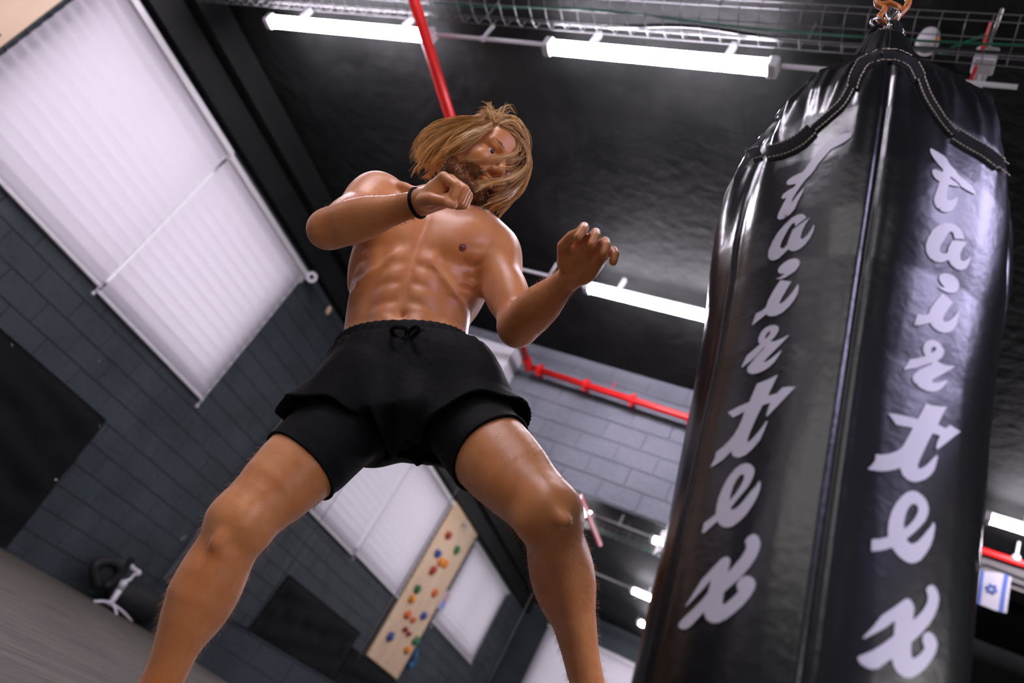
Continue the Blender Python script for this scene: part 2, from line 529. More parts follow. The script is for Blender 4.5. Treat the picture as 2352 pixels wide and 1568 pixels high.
def pane(name, plane, coord, rect, m, sill=True):
    a0, z0, a1, z1 = rect
    if plane == 'x': mb = MB().box((coord - 0.01, a0 - 0.05, z0 - 0.05), (coord + 0.01, a1 + 0.05, z1 + 0.05))
    else: mb = MB().box((a0 - 0.05, coord - 0.01, z0 - 0.05), (a1 + 0.05, coord + 0.01, z1 + 0.05))
    o = tag(mb.build(name, m), kind='structure')
    fr = MB()
    for (b0, y0, b1, y1) in ((a0, z0, a1, z0 + 0.05), (a0, z1 - 0.05, a1, z1), (a0, z0, a0 + 0.05, z1), (a1 - 0.05, z0, a1, z1),
                             ((a0 + a1)/2 - 0.03, z0, (a0 + a1)/2 + 0.03, z1)):
        s = 0.02 if coord < 0 else -0.02
        if plane == 'x': fr.box((min(coord, coord + 3*s), b0, y0), (max(coord, coord + 3*s), b1, y1))
        else: fr.box((b0, min(coord, coord + 3*s), y0), (b1, max(coord, coord + 3*s), y1))
    fr.build('window_frame', M['white_metal'], o)
    return o

w1 = pane('window_1', 'x', X_L - 0.17, WIN1, M['sky_pane'])
blind('b', 'x', X_L, 1, 2.06, 3.80, 1.94, 3.64, 15, 'wide translucent white blind between the plywood board and the narrower blind', 'blinds of the big window')
blind('b', 'x', X_L, 1, 3.80, 5.40, 1.90, 3.62, 15, 'translucent white blind beside the security camera, nearest the grey wall', 'blinds of the big window')
w2 = pane('window_2', 'x', X_L - 0.17, WIN2, M['sky_pane'])
blind('b', 'x', X_L, 1, -1.84, 0.62, 2.08, 3.60, 13, 'white blind of the smaller window, seen in the mirror right of the climbing board', 'blinds seen in the mirror')
w3 = pane('window_3', 'y', Y_F - 0.17, WIN3, M['sky_pane'])
blind('b', 'y', Y_F, 1, -5.22, -2.48, 1.48, 3.70, 18, 'white blind on the far end wall, seen low in the mirror behind the raised leg', 'blinds seen in the mirror')
w4 = pane('window_added_rear', 'y', Y_F - 0.17, ADDED_WIN4, M['added_rear_pane'])  # unseen window added to light the man from the front
w5 = pane('window_added_side', 'x', X_R + 0.17, ADDED_WIN5, M['added_side_pane'])  # unseen window added as side light from the right
# ================================================================ ceiling services
def batten(x0, x1, y, z, label, group):
    x0, x1, y = x0 * 0.984, x1 * 0.984, y * 0.984
    root = empty('ceiling_light', ((x0 + x1)/2, y, z))
    tag(root, label, 'ceiling light', group)
    MB().box((x0, y - 0.024, z - 0.004), (x1, y + 0.024, z + 0.035), 0.006).build('housing', M['white_plastic'], root)
    pts = []
    mb = MB()
    prof = [(-0.032, 0.012), (-0.044, -0.012), (-0.034, -0.046), (-0.012, -0.058), (0.012, -0.058), (0.034, -0.046), (0.044, -0.012), (0.032, 0.012)]
    n = len(prof)
    v = [(x, y + a, z + b) for x in (x0 + 0.05, x1 - 0.05) for a, b in prof]
    f = [(k, k+1, n+k+1, n+k) for k in range(n-1)] + [tuple(range(n)), tuple(range(2*n-1, n-1, -1)), (0, n, 2*n-1, n-1)]
    mb.add(v, f).build('diffuser', M['tube'], root, smooth=False)
    for xa in (x0 - 0.005, x1 - 0.055):
        MB().box((xa, y - 0.047, z - 0.062), (xa + 0.06, y + 0.047, z + 0.03), 0.010).build('end_cap', M['white_plastic'], root)
    for xa in (x0 + 0.3, x1 - 0.3):
        MB().box((xa - 0.015, y - 0.02, z + 0.03), (xa + 0.015, y + 0.02, Z_C), 0.0).build('bracket', M['white_plastic'], root)
    return root

ZT = 4.06
YR1 = 2.74
batten(-5.02, -3.42, YR1, ZT, 'lit white fluorescent batten crossed by the red pipe', 'fluorescent battens on the ceiling')
batten(-2.54, -1.06, YR1, ZT, 'lit white fluorescent batten between the man and the punching bag, nearest the camera', 'fluorescent battens on the ceiling')
YR2 = 5.13
batten(-2.66, -1.16, YR2, ZT, 'lit white fluorescent batten behind the open hand', 'fluorescent battens on the ceiling')
batten(0.86, 2.36, 6.98, ZT, 'lit white fluorescent batten above the small flag, right of the bag', 'fluorescent battens on the ceiling')
batten(-3.15, -1.65, 0.08, ZT, 'lit batten seen small in the mirror, second row from the mirror top', 'battens seen only in the mirror')
batten(-3.22, -1.72, -1.66, ZT, 'lit batten seen small in the mirror, lowest row', 'battens seen only in the mirror')

for (px_, py_, lab) in ((2.7, -1.15, 'added square violet light panel on the ceiling at the rear right of the room'), (2.9, 0.75, 'added square violet light panel on the ceiling right of the camera')):
    lp_ = empty('added_panel_light', (px_, py_, Z_C)); tag(lp_, lab, 'ceiling light', 'added violet light panels right of the camera')  # unseen panels added to light the man and tint the bag's sheen violet
    MB().box((px_ - 0.84, py_ - 0.84, Z_C - 0.05), (px_ + 0.84, py_ + 0.84, Z_C), 0.005).build('frame', M['white_metal'], lp_)
    MB().box((px_ - 0.78, py_ - 0.78, Z_C - 0.056), (px_ + 0.78, py_ + 0.78, Z_C - 0.0502)).build('diffuser', M['added_panel'], lp_)

def conduit(x0, x1, y, z, label, clips, r=0.013):
    x0, x1, y = x0 * 0.984, x1 * 0.984, y * 0.984
    o = MB().cyl((x0, y, z), (x1, y, z), r, 10).build('conduit', M['white_plastic'], smooth=True)
    tag(o, label, 'conduit', 'white conduits between the battens')
    for xc in clips:
        MB().cyl((xc - 0.012, y, z), (xc + 0.012, y, z), r * 1.5, 10).build('clip', M['white_plastic'], o)
        MB().box((xc - 0.01, y - 0.008, z), (xc + 0.01, y + 0.008, Z_C)).build('saddle', M['white_plastic'], o)
    return o
conduit(-3.42, -2.545, YR1, ZT + 0.005, 'thin white conduit joining the two near battens, just right of the red pipe', (-2.98,))
conduit(-1.05, 0.10, YR1, ZT + 0.005, 'thin white conduit running from the near batten behind the punching bag top', (-0.5,))
conduit(-4.4, -2.67, YR2, ZT + 0.005, 'thin white conduit passing behind the raised forearm to a batten', (-3.55, -2.98))
conduit(-4.6, -3.16, 0.08, ZT + 0.005, 'thin white conduit seen in the mirror beside the second row batten', (-3.9,))

# --- wire cable tray along the near battens
TY, TZ = 2.42, 3.98
tray = empty('cable_tray', (-1.5, TY, TZ))
tag(tray, 'open wire basket cable tray running across under the ceiling', 'cable tray')
TX0, TX1 = -5.6, 2.6
for dy, dz in ((-0.11, 0.06), (-0.11, 0.0), (-0.04, -0.02), (0.04, -0.02), (0.11, 0.0), (0.11, 0.06)):
    MB().cyl((TX0, TY + dy, TZ + dz), (TX1, TY + dy, TZ + dz), 0.0026, 6).build('long_wire', M['wire'], tray)
rib_me = None
k = 0
x = TX0 + 0.06
while x < TX1:
    if rib_me is None:
        o = MB().tube([(0, -0.11, 0.065), (0, -0.11, 0.0), (0, -0.05, -0.022), (0, 0.05, -0.022), (0, 0.11, 0.0), (0, 0.11, 0.065)], 0.0024, 6).build('cross_wire', M['wire'])
        rib_me = o.data
    else:
        o = bpy.data.objects.new('cross_wire', rib_me); COL.objects.link(o)
    o.parent = tray
    o.location = (x + 1.5, 0, 0)
    x += 0.105; k += 1
for xh in (-4.9, -2.9, -0.9, 1.1):
    MB().cyl((xh, TY - 0.11, TZ + 0.06), (xh, TY - 0.11, Z_C), 0.005, 6).cyl((xh, TY + 0.11, TZ + 0.06), (xh, TY + 0.11, Z_C), 0.005, 6).build('hanger', M['wire'], tray)
def wavy(x0, x1, y, z, amp, n=40, seed=0):
    r = random.Random(seed)
    return spline([(x0 + (x1 - x0) * i / 9, y + r.uniform(-amp, amp), z + r.uniform(-amp/3, amp/3)) for i in range(10)], n)
tag(MB().tube(wavy(-5.5, 2.3, TY - 0.02, TZ - 0.005, 0.035, 60, 1), 0.006, 6).build('data_cable', M['green'], smooth=True), 'thin green cable lying along the wire tray', 'cable')
tag(MB().tube(wavy(-2.0, 2.5, TY + 0.04, TZ - 0.003, 0.03, 50, 2), 0.011, 6).build('power_cable', M['black_cable'], smooth=True), 'thick black cable lying in the wire tray behind the bag', 'cable')

# --- red fire pipe: along the ceiling, elbow, then along the back wall
RR = 0.036
PA = on_z(951, 2, 3.86)
PB = on_y(1214, 842, Y_B - 0.16)
d0 = nrm(PB - PA)
rp = empty('fire_pipe', PB)
tag(rp, 'glossy red fire pipe running under the ceiling to the grey wall and along it', 'pipe')
MB().cyl(PA - d0 * 0.12, PB, RR, 16).build('pipe_run', M['red'], rp, smooth=True)
PC = PB + np.array([0.10, 0.0, -0.02])
PD = np.array([X_BE + 0.2, PB[1], PC[2] - 0.02])
MB().cyl(PB + np.array([-0.01, 0, 0]), PD, RR * 0.95, 16).build('pipe_run', M['red'], rp, smooth=True)
MB().ball(PB, RR * 1.45, 14, 10).build('elbow', M['red'], rp, smooth=True)
MB().cyl(PB - d0 * 0.13, PB - d0 * 0.05, RR * 1.4, 14).build('coupling', M['red'], rp)
for t in (0.13, 0.66, 1.16, 1.75):
    c = PB + nrm(PD - PB) * t
    cp = MB().cyl(c - np.array([0.02, 0, 0]), c + np.array([0.02, 0, 0]), RR * 1.5, 14).build('clamp', M['red'], rp)
    MB().box(c + np.array([-0.014, -0.012, -RR*2.0]), c + np.array([0.014, 0.012, RR*2.0]), 0.003).build('clamp_ear', M['red'], cp)
    MB().box(c + np.array([-0.012, 0.0, -0.012]), (c[0] + 0.012, Y_B, c[2] + 0.012)).build('wall_bracket', M['red'], cp)
c = on_y(1405, 893, Y_B - 0.16)
MB().cyl(c, c + np.array([0, 0, 0.09]), 0.006, 8).build('sprinkler_stub', M['red'], rp)
# red coupling peeking out behind the hair
cH = PA + d0 * ((on_z(1131, 545, 3.7) - PA) @ d0)
MB().cyl(cH - d0 * 0.06, cH + d0 * 0.06, RR * 1.6, 14).cyl(cH, cH + np.array([0.07, 0, -0.02]), RR, 12).build('coupling', M['red'], rp)

# --- air conditioner on the back wall
ac = empty('air_conditioner', (-4.05, Y_B, 3.6))
tag(ac, 'white split air conditioner on the grey wall behind the waist', 'air conditioner')
acR = on_y(1192, 818, Y_B - 0.12)
ax1 = acR[0]; ax0 = ax1 - 1.05; az1 = acR[2] + 0.02
prof = [(0.0, 0.0), (0.0, -0.36), (0.10, -0.40), (0.20, -0.37), (0.265, -0.27), (0.285, -0.14), (0.27, -0.03), (0.22, 0.0)]
n = len(prof)
v = [(x, Y_B - a, az1 + b) for x in (ax0, ax1) for a, b in prof]
MB().add(v, [(k, (k+1) % n, n + (k+1) % n, n + k) for k in range(n)] + [tuple(range(n))[::-1], tuple(range(n, 2*n))]).build('body', M['white_plastic'], ac)
MB().box((ax0 + 0.04, Y_B - 0.255, az1 - 0.345), (ax1 - 0.05, Y_B - 0.185, az1 - 0.33)).build('louvre', M['white_metal'], ac)
for i in range(3):
    MB().box((ax1 - 0.28, Y_B - 0.262 + i*0.028, az1 - 0.318 - i*0.03), (ax1 - 0.08, Y_B - 0.252 + i*0.028, az1 - 0.308 - i*0.03)).build('vent_slot', M['black_paint'], ac)
MB().box((ax0 + 0.02, Y_B - 0.288, az1 - 0.165), (ax1 - 0.02, Y_B - 0.278, az1 - 0.155)).build('panel_seam', M['white_metal'], ac)

# --- security camera by the blind, foam plug near the beam
sc = on_x(716, 636, X_L + 0.16)
s = empty('security_camera', (X_L + 0.01, sc[1], sc[2])); tag(s, 'small white bullet security camera with a dark lens beside the blind', 'security camera')
dcam = nrm(CAM - sc)
MB().cyl(sc - dcam * 0.11, sc, 0.052, 18).build('body', M['white_plastic'], s, smooth=False)
MB().cyl(sc - dcam * 0.005, sc + dcam * 0.012, 0.058, 18).build('hood', M['white_plastic'], s)
MB().cyl(sc + dcam * 0.010, sc + dcam * 0.016, 0.027, 16).build('lens', M['black_paint'], s)
MB().cyl(sc - dcam * 0.09, (X_L, sc[1] + 0.03, sc[2] - 0.03), 0.022, 10).cyl((X_L, sc[1] + 0.03, sc[2] - 0.03), (X_L + 0.02, sc[1] + 0.03, sc[2] - 0.03), 0.05, 14).build('mount', M['white_plastic'], s)
fp = on_x(755, 713, X_L + 0.02)
M['foam'] = mat('cream_foam', (0.55, 0.42, 0.28), 0.9, bump=0.5, bscale=60)
tag(MB().ball(fp, (0.025, 0.03, 0.055), 10, 8, axes=[(1,0,0),(0,0.9,0.4),(0,-0.4,0.9)]).build('foam_plug', M['foam'], smooth=True), 'cream foam blob stuck in the slate wall under the dark beam', 'foam')

# --- round white alarm device and second white conduit group, right of the bag
M['grey_plastic'] = mat('grey_plastic', (0.30, 0.29, 0.28), 0.5)
M['amber'] = mat('amber_lamp', (0.6, 0.18, 0.02), 0.4)
sd = at(2130, 98, 3.9)
s = empty('smoke_detector', sd); tag(s, 'round white ceiling detector with an amber dot, right of the bag hook', 'detector')
dn = np.array([0, 0, -1.0])
MB().tube([sd + dn*a for a in (-0.14, -0.04, 0.0, 0.04, 0.055)], [0.03, 0.05, 0.055, 0.05, 0.03], 16).build('body', M['white_plastic'], s, smooth=True)
MB().tube([sd + dn*a for a in (0.055, 0.062)], [0.026, 0.02], 14).build('grille', M['grey_plastic'], s)
MB().ball(sd + np.array([0.045, -0.03, -0.02]), 0.014, 8, 6).build('lamp', M['amber'], s, smooth=True)
MB().cyl(sd + np.array([0, 0, 0.1]), (sd[0], sd[1], Z_C), 0.015, 8).build('stem', M['grey_plastic'], s)
jb = at(2262, 140, 3.85)
s = empty('junction_box', jb); tag(s, 'white junction box with a down pipe where conduits meet, right of the bag', 'junction box')
MB().box(jb - 0.05, jb + 0.05, 0.008).build('box', M['white_plastic'], s)
MB().cyl(jb + np.array([-0.01, 0.03, -0.02]), at(2238, 205, 3.9), 0.018, 10).build('gland', M['white_plastic'], s, smooth=True)
MB().cyl(jb + np.array([0.02, 0.05, 0]), at(2215, 275, 4.05), 0.014, 10).build('pipe_stub', M['white_plastic'], s, smooth=True)
tag(MB().tube(spline([at(2150, 112, 3.8), at(2170, 122, 3.78), at(2190, 108, 3.78), at(2250, 85, 3.8), at(2280, 75, 3.8), at(2330, 95, 3.8)], 30), 0.007, 6).build('loose_cable', M['green'], smooth=True), 'loose green cable drooping by the white junction box', 'cable')
tag(MB().tube([at(2300, -20, 3.7), at(2240, 160, 3.85), at(2195, 260, 4.0)], 0.008, 8).build('red_conduit', M['red'], smooth=True), 'thin dark red conduit beside the white junction box', 'conduit')
tag(MB().tube([at(2330, -60, 3.6), at(2285, 70, 3.75), at(2270, 110, 3.8)], 0.012, 8).build('steel_conduit', M['steel'], smooth=True), 'steel conduit coming down past the cable tray, top right', 'conduit')

# --- alcove right of the bag: beam, red pipe, hanging flag
YA = 7.5
M['beam'] = mat('grey_beam', (0.045, 0.040, 0.038), 0.8, bump=0.3, bscale=30)
b0 = on_y(2262, 1272, YA); b1 = on_y(2262, 1330, YA)
tag(MB().box((X_BE, YA, b1[2]), (X_R, YA + 0.25, b0[2])).build('trim_2', M['beam']), kind='structure')
p0 = on_y(2262, 1266, YA - 0.05)
ap = MB().cyl((X_BE, YA - 0.05, p0[2]), (X_R, YA - 0.05, p0[2]), 0.032, 12).build('alcove_pipe', M['red'], smooth=True)
tag(ap, 'red pipe along the grey beam above the small flag', 'pipe', 'red pipes right of the bag')
MB().cyl((p0[0] + 0.24, YA - 0.05, p0[2]), (p0[0] + 0.24, YA - 0.05, Z_C), 0.012, 8).build('hanger_rod', M['white_plastic'], ap)
MB().ball((p0[0] + 0.24, YA - 0.05, p0[2] + 0.03), 0.04, 10, 8).build('hanger_clip', M['white_plastic'], ap, smooth=True)
p1 = on_y(2340, 1372, 8.6)
tag(MB().cyl((X_BE, 8.6, p1[2] + 0.02), (X_R, 8.6, p1[2] - 0.02), 0.05, 12).build('alcove_pipe', M['red'], smooth=True), 'red pipe further back, low behind the small flag', 'pipe', 'red pipes right of the bag')
fr = empty('hanging_flag', on_y(2280, 1320, YA - 0.09)); tag(fr, 'small white flag with blue stripes and a six pointed star, hanging right of the bag', 'flag')
fyc = YA - 0.09
fa, fb, fd, fc = [on_y(u, v, fyc) for u, v in ((2246, 1306), (2325, 1322), (2312, 1408), (2236, 1385))]
def fq(s, t):      # s across 0..1, t down 0..1
    a = fa + (fb - fa) * s; b = fc + (fd - fc) * s
    p = a + (b - a) * t
    return p + np.array([0, 0.012 * math.sin(s * 7 + t * 3), 0])
def fpatch(name, s0, s1, t0, t1, m, off, parent, n=10):
    v = []; f = []
    for i in range(n + 1):
        for j in range(n + 1):
            v.append(fq(s0 + (s1 - s0) * i / n, t0 + (t1 - t0) * j / n) + np.array([0, off, 0]))
    b = len(v); v += [p + np.array([0, 0.003, 0]) for p in v]
    for i in range(n):
        for j in range(n):
            q = (i*(n+1)+j, (i+1)*(n+1)+j, (i+1)*(n+1)+j+1, i*(n+1)+j+1)
            f.append(q); f.append(tuple(b + k for k in q[::-1]))
    return MB().add(v, f).build(name, m, parent, smooth=True)
M['flag_cloth'] = mat('thin_flag_cloth', (0.16, 0.15, 0.165), 0.85)
fpatch('cloth', 0, 1, 0, 1, M['flag_cloth'], 0, fr)
fpatch('stripe', 0.06, 0.20, 0, 1, M['blue'], -0.004, fr)
fpatch('stripe', 0.76, 0.90, 0, 1, M['blue'], -0.004, fr)
star = MB()
ctr = (0.46, 0.50)
asp = np.linalg.norm(fc - fa) / np.linalg.norm(fb - fa)
for ph in (0, math.pi):
    P3 = []
    for k in range(3):
        a = ph + k * 2 * math.pi / 3 + 0.15
        P3.append((ctr[0] + 0.17 * math.cos(a), ctr[1] + 0.17 / asp * math.sin(a)))
    for k in range(3):
        q0, q1 = P3[k], P3[(k+1) % 3]
        star.tube([fq(*q0) + np.array([0, -0.008, 0]), fq(*q1) + np.array([0, -0.008, 0])], 0.0085, 6)
star.build('star', M['blue'], fr)
MB().tube([fa + np.array([-0.15, 0, -0.03]), fa + np.array([0.06, 0, 0.06]), fb + np.array([0.3, 0, -0.01])], 0.016, 8).build('flag_rod', M['black_paint'], fr)

# --- white letters on the mirror
def letter(ch, p, h, mname):
    cu = bpy.data.curves.new('t', 'FONT'); cu.body = ch; cu.size = h; cu.extrude = 0.004; cu.offset = 0.006
    t = bpy.data.objects.new('t', cu); COL.objects.link(t)
    dg = bpy.context.evaluated_depsgraph_get()
    me = bpy.data.meshes.new_from_object(t.evaluated_get(dg))
    bpy.data.objects.remove(t)
    me.materials.clear(); me.materials.append(M[mname])
    o = bpy.data.objects.new('sign_letter', me); COL.objects.link(o)
    o.rotation_euler = (math.pi / 2, 0, 0)
    o.location = p
    return o
yl = Y_B - 0.018
k0 = on_y(1510, 1241, yl); b0_ = on_y(1499, 1271, yl)
hK = 0.145
for ch, p, lab in (('K', k0, 'letter K stuck on the mirror beside the punching bag'),
                   ('I', k0 + np.array([0.112, 0, 0]), 'letter I next to the letter K, cut off by the punching bag'),
                   ('B', b0_, 'letter B below the letter K on the mirror'),
                   ('O', b0_ + np.array([0.112, 0, 0]), 'letter O next to the letter B, beside the punching bag')):
    tag(letter(ch, p, hK, 'white_metal'), 'white ' + lab, 'letter', 'white letters on the mirror')
# ================================================================ things along the left wall
def sag_sheet(name, corners, label, cat, nu, nv, seed, amp, group=None, tuft=None):
    """black quilted sheet fixed to the wall: corners (y,z) TL,TR,BR,BL"""
    r = np.random.default_rng(seed)
    TL, TR, BR, BL = [np.array(c, float) for c in corners]
    v = []; f = []
    ph = r.uniform(0, 6.28, 6)
    for i in range(nu + 1):
        for j in range(nv + 1):
            s, t = i / nu, j / nv
            p = (TL*(1-s) + TR*s)*(1-t) + (BL*(1-s) + BR*s)*t
            d = 0.03 + amp * (0.5 + 0.5*math.sin(9*s + 3*t + ph[0])) * 0.5 + amp * 0.5 * math.sin(14*t - 5*s + ph[1])**2
            if tuft:
                for (a, b) in tuft:
                    q = math.hypot((s - a) * 1.4, t - b)
                    d -= 0.035 * math.exp(-(q / 0.07)**2)
            d *= min(1, 8*min(s, 1-s) + 0.35, 8*min(t, 1-t) + 0.35)
            v.append((X_L + 0.004 + max(d, 0.006), p[0], p[1]))
    m = (nu+1)*(nv+1)
    v += [(X_L + 0.002, p[1], p[2]) for p in v]
    for i in range(nu):
        for j in range(nv):
            q = (i*(nv+1)+j, i*(nv+1)+j+1, (i+1)*(nv+1)+j+1, (i+1)*(nv+1)+j)
            f.append(q[::-1]); f.append(tuple(m + k for k in q))
    # rim
    rim = [i*(nv+1) for i in range(nu+1)] + [nu*(nv+1)+j for j in range(1, nv+1)] + [i*(nv+1)+nv for i in range(nu-1, -1, -1)] + [j for j in range(nv-1, 0, -1)]
    for a in range(len(rim)):
        b = rim[(a+1) % len(rim)]
        f.append((rim[a], b, m + b, m + rim[a]))
    o = MB().add(v, f).build(name, M['black_cloth'], smooth=True)
    tag(o, label, cat, group)
    # eyelet pins along the edge
    for (a, b) in ((0.985, 0.06), (0.985, 0.5), (0.5, 0.03)):
        p = (TL*(1-a) + TR*a)*(1-b) + (BL*(1-a) + BR*a)*b
        MB().ball((X_L + 0.02, p[0], p[1]), 0.009, 6, 5).build('pin', M['steel'], o)
    return o
sag_sheet('wall_mat', ((2.5, 1.24), (4.72, 1.22), (4.80, 0.02), (2.5, 0.02)), 'black quilted wall mat pinned to the slate wall below the blind', 'mat', 46, 30, 3, 0.05,
          tuft=[(a, b) for a in (0.15, 0.4, 0.65, 0.88) for b in (0.3, 0.7)])
sag_sheet('wall_mat', ((-1.9, 1.02), (2.44, 1.03), (2.44, 0.02), (-1.9, 0.02)), 'black sagging wall mat under the climbing board, seen in the mirror', 'mat', 60, 30, 4, 0.06)

# --- climbing board with holds
CY0, CY1, CZ0, CZ1 = 0.74, 2.03, 1.06, 3.68
board = empty('climbing_board', (X_L, (CY0 + CY1)/2, CZ0))
tag(board, 'pale plywood climbing board on the slate wall, holds seen in the mirror', 'climbing board')
ym = (CY0 + CY1)/2
MB().box((X_L + 0.02, CY0, CZ0), (X_L + 0.055, ym - 0.002, CZ1), 0.003).build('plywood_sheet', M['wood'], board)
MB().box((X_L + 0.02, ym + 0.002, CZ0), (X_L + 0.055, CY1, CZ1), 0.003).build('plywood_sheet', M['wood'], board)
for yy in (CY0 + 0.05, CY1 - 0.05):
    MB().box((X_L, yy - 0.03, CZ0), (X_L + 0.02, yy + 0.03, CZ1)).build('batten', M['wood'], board)
for yy in (CY0 + 0.06, ym, CY1 - 0.06):
    for zz in np.linspace(CZ0 + 0.1, CZ1 - 0.1, 6):
        MB().cyl((X_L + 0.054, yy, zz), (X_L + 0.058, yy, zz), 0.010, 8).build('bolt', M['black_paint'], board)
HC = dict(red=(0.35, 0.03, 0.02), green=(0.03, 0.16, 0.06), blue=(0.03, 0.07, 0.30), orange=(0.75, 0.26, 0.03), darkred=(0.28, 0.03, 0.04), orangered=(0.65, 0.13, 0.03))
for k_, c_ in HC.items(): M['hold_' + k_] = mat('hold_' + k_, c_, 0.6, bump=0.3, bscale=80)
holds = [(992,1168,'red'), (1026,1206,'green'), (967,1222,'blue'), (980,1244,'orange'), (994,1246,'orange'), (958,1270,'red'), (915,1318,'green'),
         (966,1326,'orangered'), (889,1334,'orange'), (893,1387,'orangered'), (936,1388,'blue'), (907,1400,'orangered'), (887,1424,'darkred'), (896,1436,'darkred'),
         (849,1442,'blue'), (916,1453,'green'), (894,1477,'orange')]
ordn = {}
YM = Y_B - 0.012
where = ['at the top of the board', 'near the top right', 'in the upper left', 'left of the pair in the upper middle', 'right of the pair in the upper middle', 'below the blue one at upper left',
         'left of centre', 'right of centre', 'at the left edge by the blind', 'left, below the middle', 'right, below the middle', 'small, on the board seam', 'upper of the pair low on the seam',
         'lower of the pair low on the seam', 'low at the left', 'low at the right edge', 'lowest of all, near the bottom']
for i, (u, v, cn) in enumerate(holds):
    # place on the board by its share of the board's width and height
    e0, e1, e2_ = np.array([1000., 1125.]), np.array([1058., 1178.]), np.array([806., 1475.])
    A_ = np.stack([e1 - e0, e2_ - e0], 1); st_h = np.linalg.solve(A_, np.array([u, v]) - e0)
    sx_, tz_ = min(max(st_h[0] * 0.80, 0.24), 0.92), min(max(st_h[1], 0.05), 0.95)
    y = CY1 - (CY1 - CY0) * sx_; z = CZ1 - (CZ1 - CZ0) * (0.10 + 0.87 * tz_)
    q = random.Random(i)
    mb = MB()
    n_ = 10
    base = [(0.065 + q.uniform(-0.012, 0.02)) * (0.6 if cn == 'darkred' else 1) * (0.62 if i == 11 else 1) for _ in range(n_)]
    rings = []
    for (h, sc_) in ((0.0, 1.0), (0.03, 1.05), (0.06, 0.75), (0.075, 0.3)):
        rings.append([(X_L + 0.055 + h, y + base[k]*sc_*math.cos(6.283*k/n_), z + base[k]*sc_*math.sin(6.283*k/n_) + h*0.3) for k in range(n_)])
    vv = [p for rg in rings for p in rg]
    ff = [(a*n_+k, a*n_+(k+1) % n_, (a+1)*n_+(k+1) % n_, (a+1)*n_+k) for a in range(3) for k in range(n_)] + [tuple(3*n_+k for k in range(n_))]
    o = mb.add(vv, ff).build('climbing_hold', M['hold_' + cn], smooth=True)
    cw = {'orangered': 'orange red', 'darkred': 'dark red'}.get(cn, cn)
    tag(o, '%s climbing hold on the plywood board, %s' % (cw, where[i]), 'climbing hold', 'holds on the climbing board')
    MB().cyl((X_L + 0.125, y, z + 0.02), (X_L + 0.134, y, z + 0.02), 0.011, 8).build('bolt', M['steel'], o)

# --- little box, blue strap and white socket seen in the mirror between board and small window
def mirror_pt(u, v, x):
    r = ray(u, v); P = CAM + r * (x / r[0]); return np.array([P[0], 2*YM - P[1], P[2]])
bx_ = mirror_pt(990, 1345, X_L + 0.03); bx_[1] = CY0 - 0.16
M['pinkish'] = mat('pink_card', (0.55, 0.30, 0.30), 0.6); M['bluecard'] = mat('blue_card', (0.16, 0.22, 0.6), 0.6)
s = empty('wall_box', (X_L, bx_[1], bx_[2])); tag(s, 'small white box with pink and blue front on the wall beside the climbing board', 'box')
MB().box((X_L, bx_[1] - 0.10, bx_[2] - 0.16), (X_L + 0.05, bx_[1] + 0.10, bx_[2] + 0.16), 0.01).build('body', M['white_plastic'], s)
MB().box((X_L + 0.05, bx_[1] - 0.08, bx_[2]), (X_L + 0.056, bx_[1] + 0.08, bx_[2] + 0.13)).build('pink_label', M['pinkish'], s)
MB().box((X_L + 0.05, bx_[1] - 0.08, bx_[2] - 0.13), (X_L + 0.056, bx_[1] + 0.08, bx_[2])).build('blue_label', M['bluecard'], s)
st = mirror_pt(928, 1480, X_L + 0.05); st2 = mirror_pt(922, 1518, X_L + 0.05)
st[1] = CY0 - 0.14; st2[1] = CY0 - 0.14
M['strapblue'] = mat('blue_strap', (0.01, 0.10, 0.24), 0.7)
tag(MB().tube(spline([st + np.array([0.0, 0, 0.1]), st + np.array([0.03, 0.04, 0]), (st + st2)/2 + np.array([0.04, -0.04, 0]), st2 + np.array([0.02, 0.02, 0])], 16), [0.02 + 0.02*math.sin(k/3) ** 2 + 0.002*k for k in range(16)], 8, flat=((1, 0, 0), 0.5)).build('hanging_strap', M['strapblue'], smooth=True),
    'blue exercise strap hanging beside the foot of the climbing board', 'strap')
so = mirror_pt(1065, 1200, X_L + 0.03)
tag(MB().box((X_L, so[1] - 0.07, so[2] - 0.05), (X_L + 0.06, so[1] + 0.05, so[2] + 0.05), 0.012).cyl((X_L + 0.06, so[1], so[2]), (X_L + 0.12, so[1] + 0.06, so[2] - 0.06), 0.03, 10).build('wall_camera', M['white_plastic']), 'small white fitting on the wall high beside the climbing board, seen in the mirror', 'fitting')

# --- floor clutter in the corner: phone gimbal on mini tripod, black bag and roll
FX = X_L + 0.42
def fl(u, v, x=FX): return on_x(u, v, x)
s = empty('phone_gimbal', fl(262, 1378) * np.array([1, 1, 0])); tag(s, 'white phone gimbal standing on a mini tripod by the slate wall', 'gimbal')
foot = fl(262, 1374); foot[2] = 0.05
top = fl(300, 1325); mid = fl(288, 1345)
sh = foot[2] - fl(262, 1374)[2]
def g(u, v, dx=0.0):
    p = fl(u, v, FX + dx); p[2] += sh; return p
MB().tube([g(257, 1378), g(268, 1366), g(284, 1342)], [0.022, 0.024, 0.026], 12).build('handle', M['white_plastic'], s, smooth=True)
MB().tube([g(284, 1342), g(292, 1328), g(296, 1322)], [0.026, 0.034, 0.028], 12).build('grip_head', M['white_plastic'], s, smooth=True)
MB().tube(spline([g(296, 1322), g(306, 1320), g(316, 1308), g(322, 1302)], 10), 0.014, 8).build('arm', M['white_plastic'], s, smooth=True)
MB().tube([g(322, 1302), g(326, 1306)], 0.030, 12).tube(spline([g(322, 1302), g(318, 1296), g(310, 1292), g(313, 1285)], 8), 0.018, 8).build('motor', M['white_plastic'], s, smooth=True)
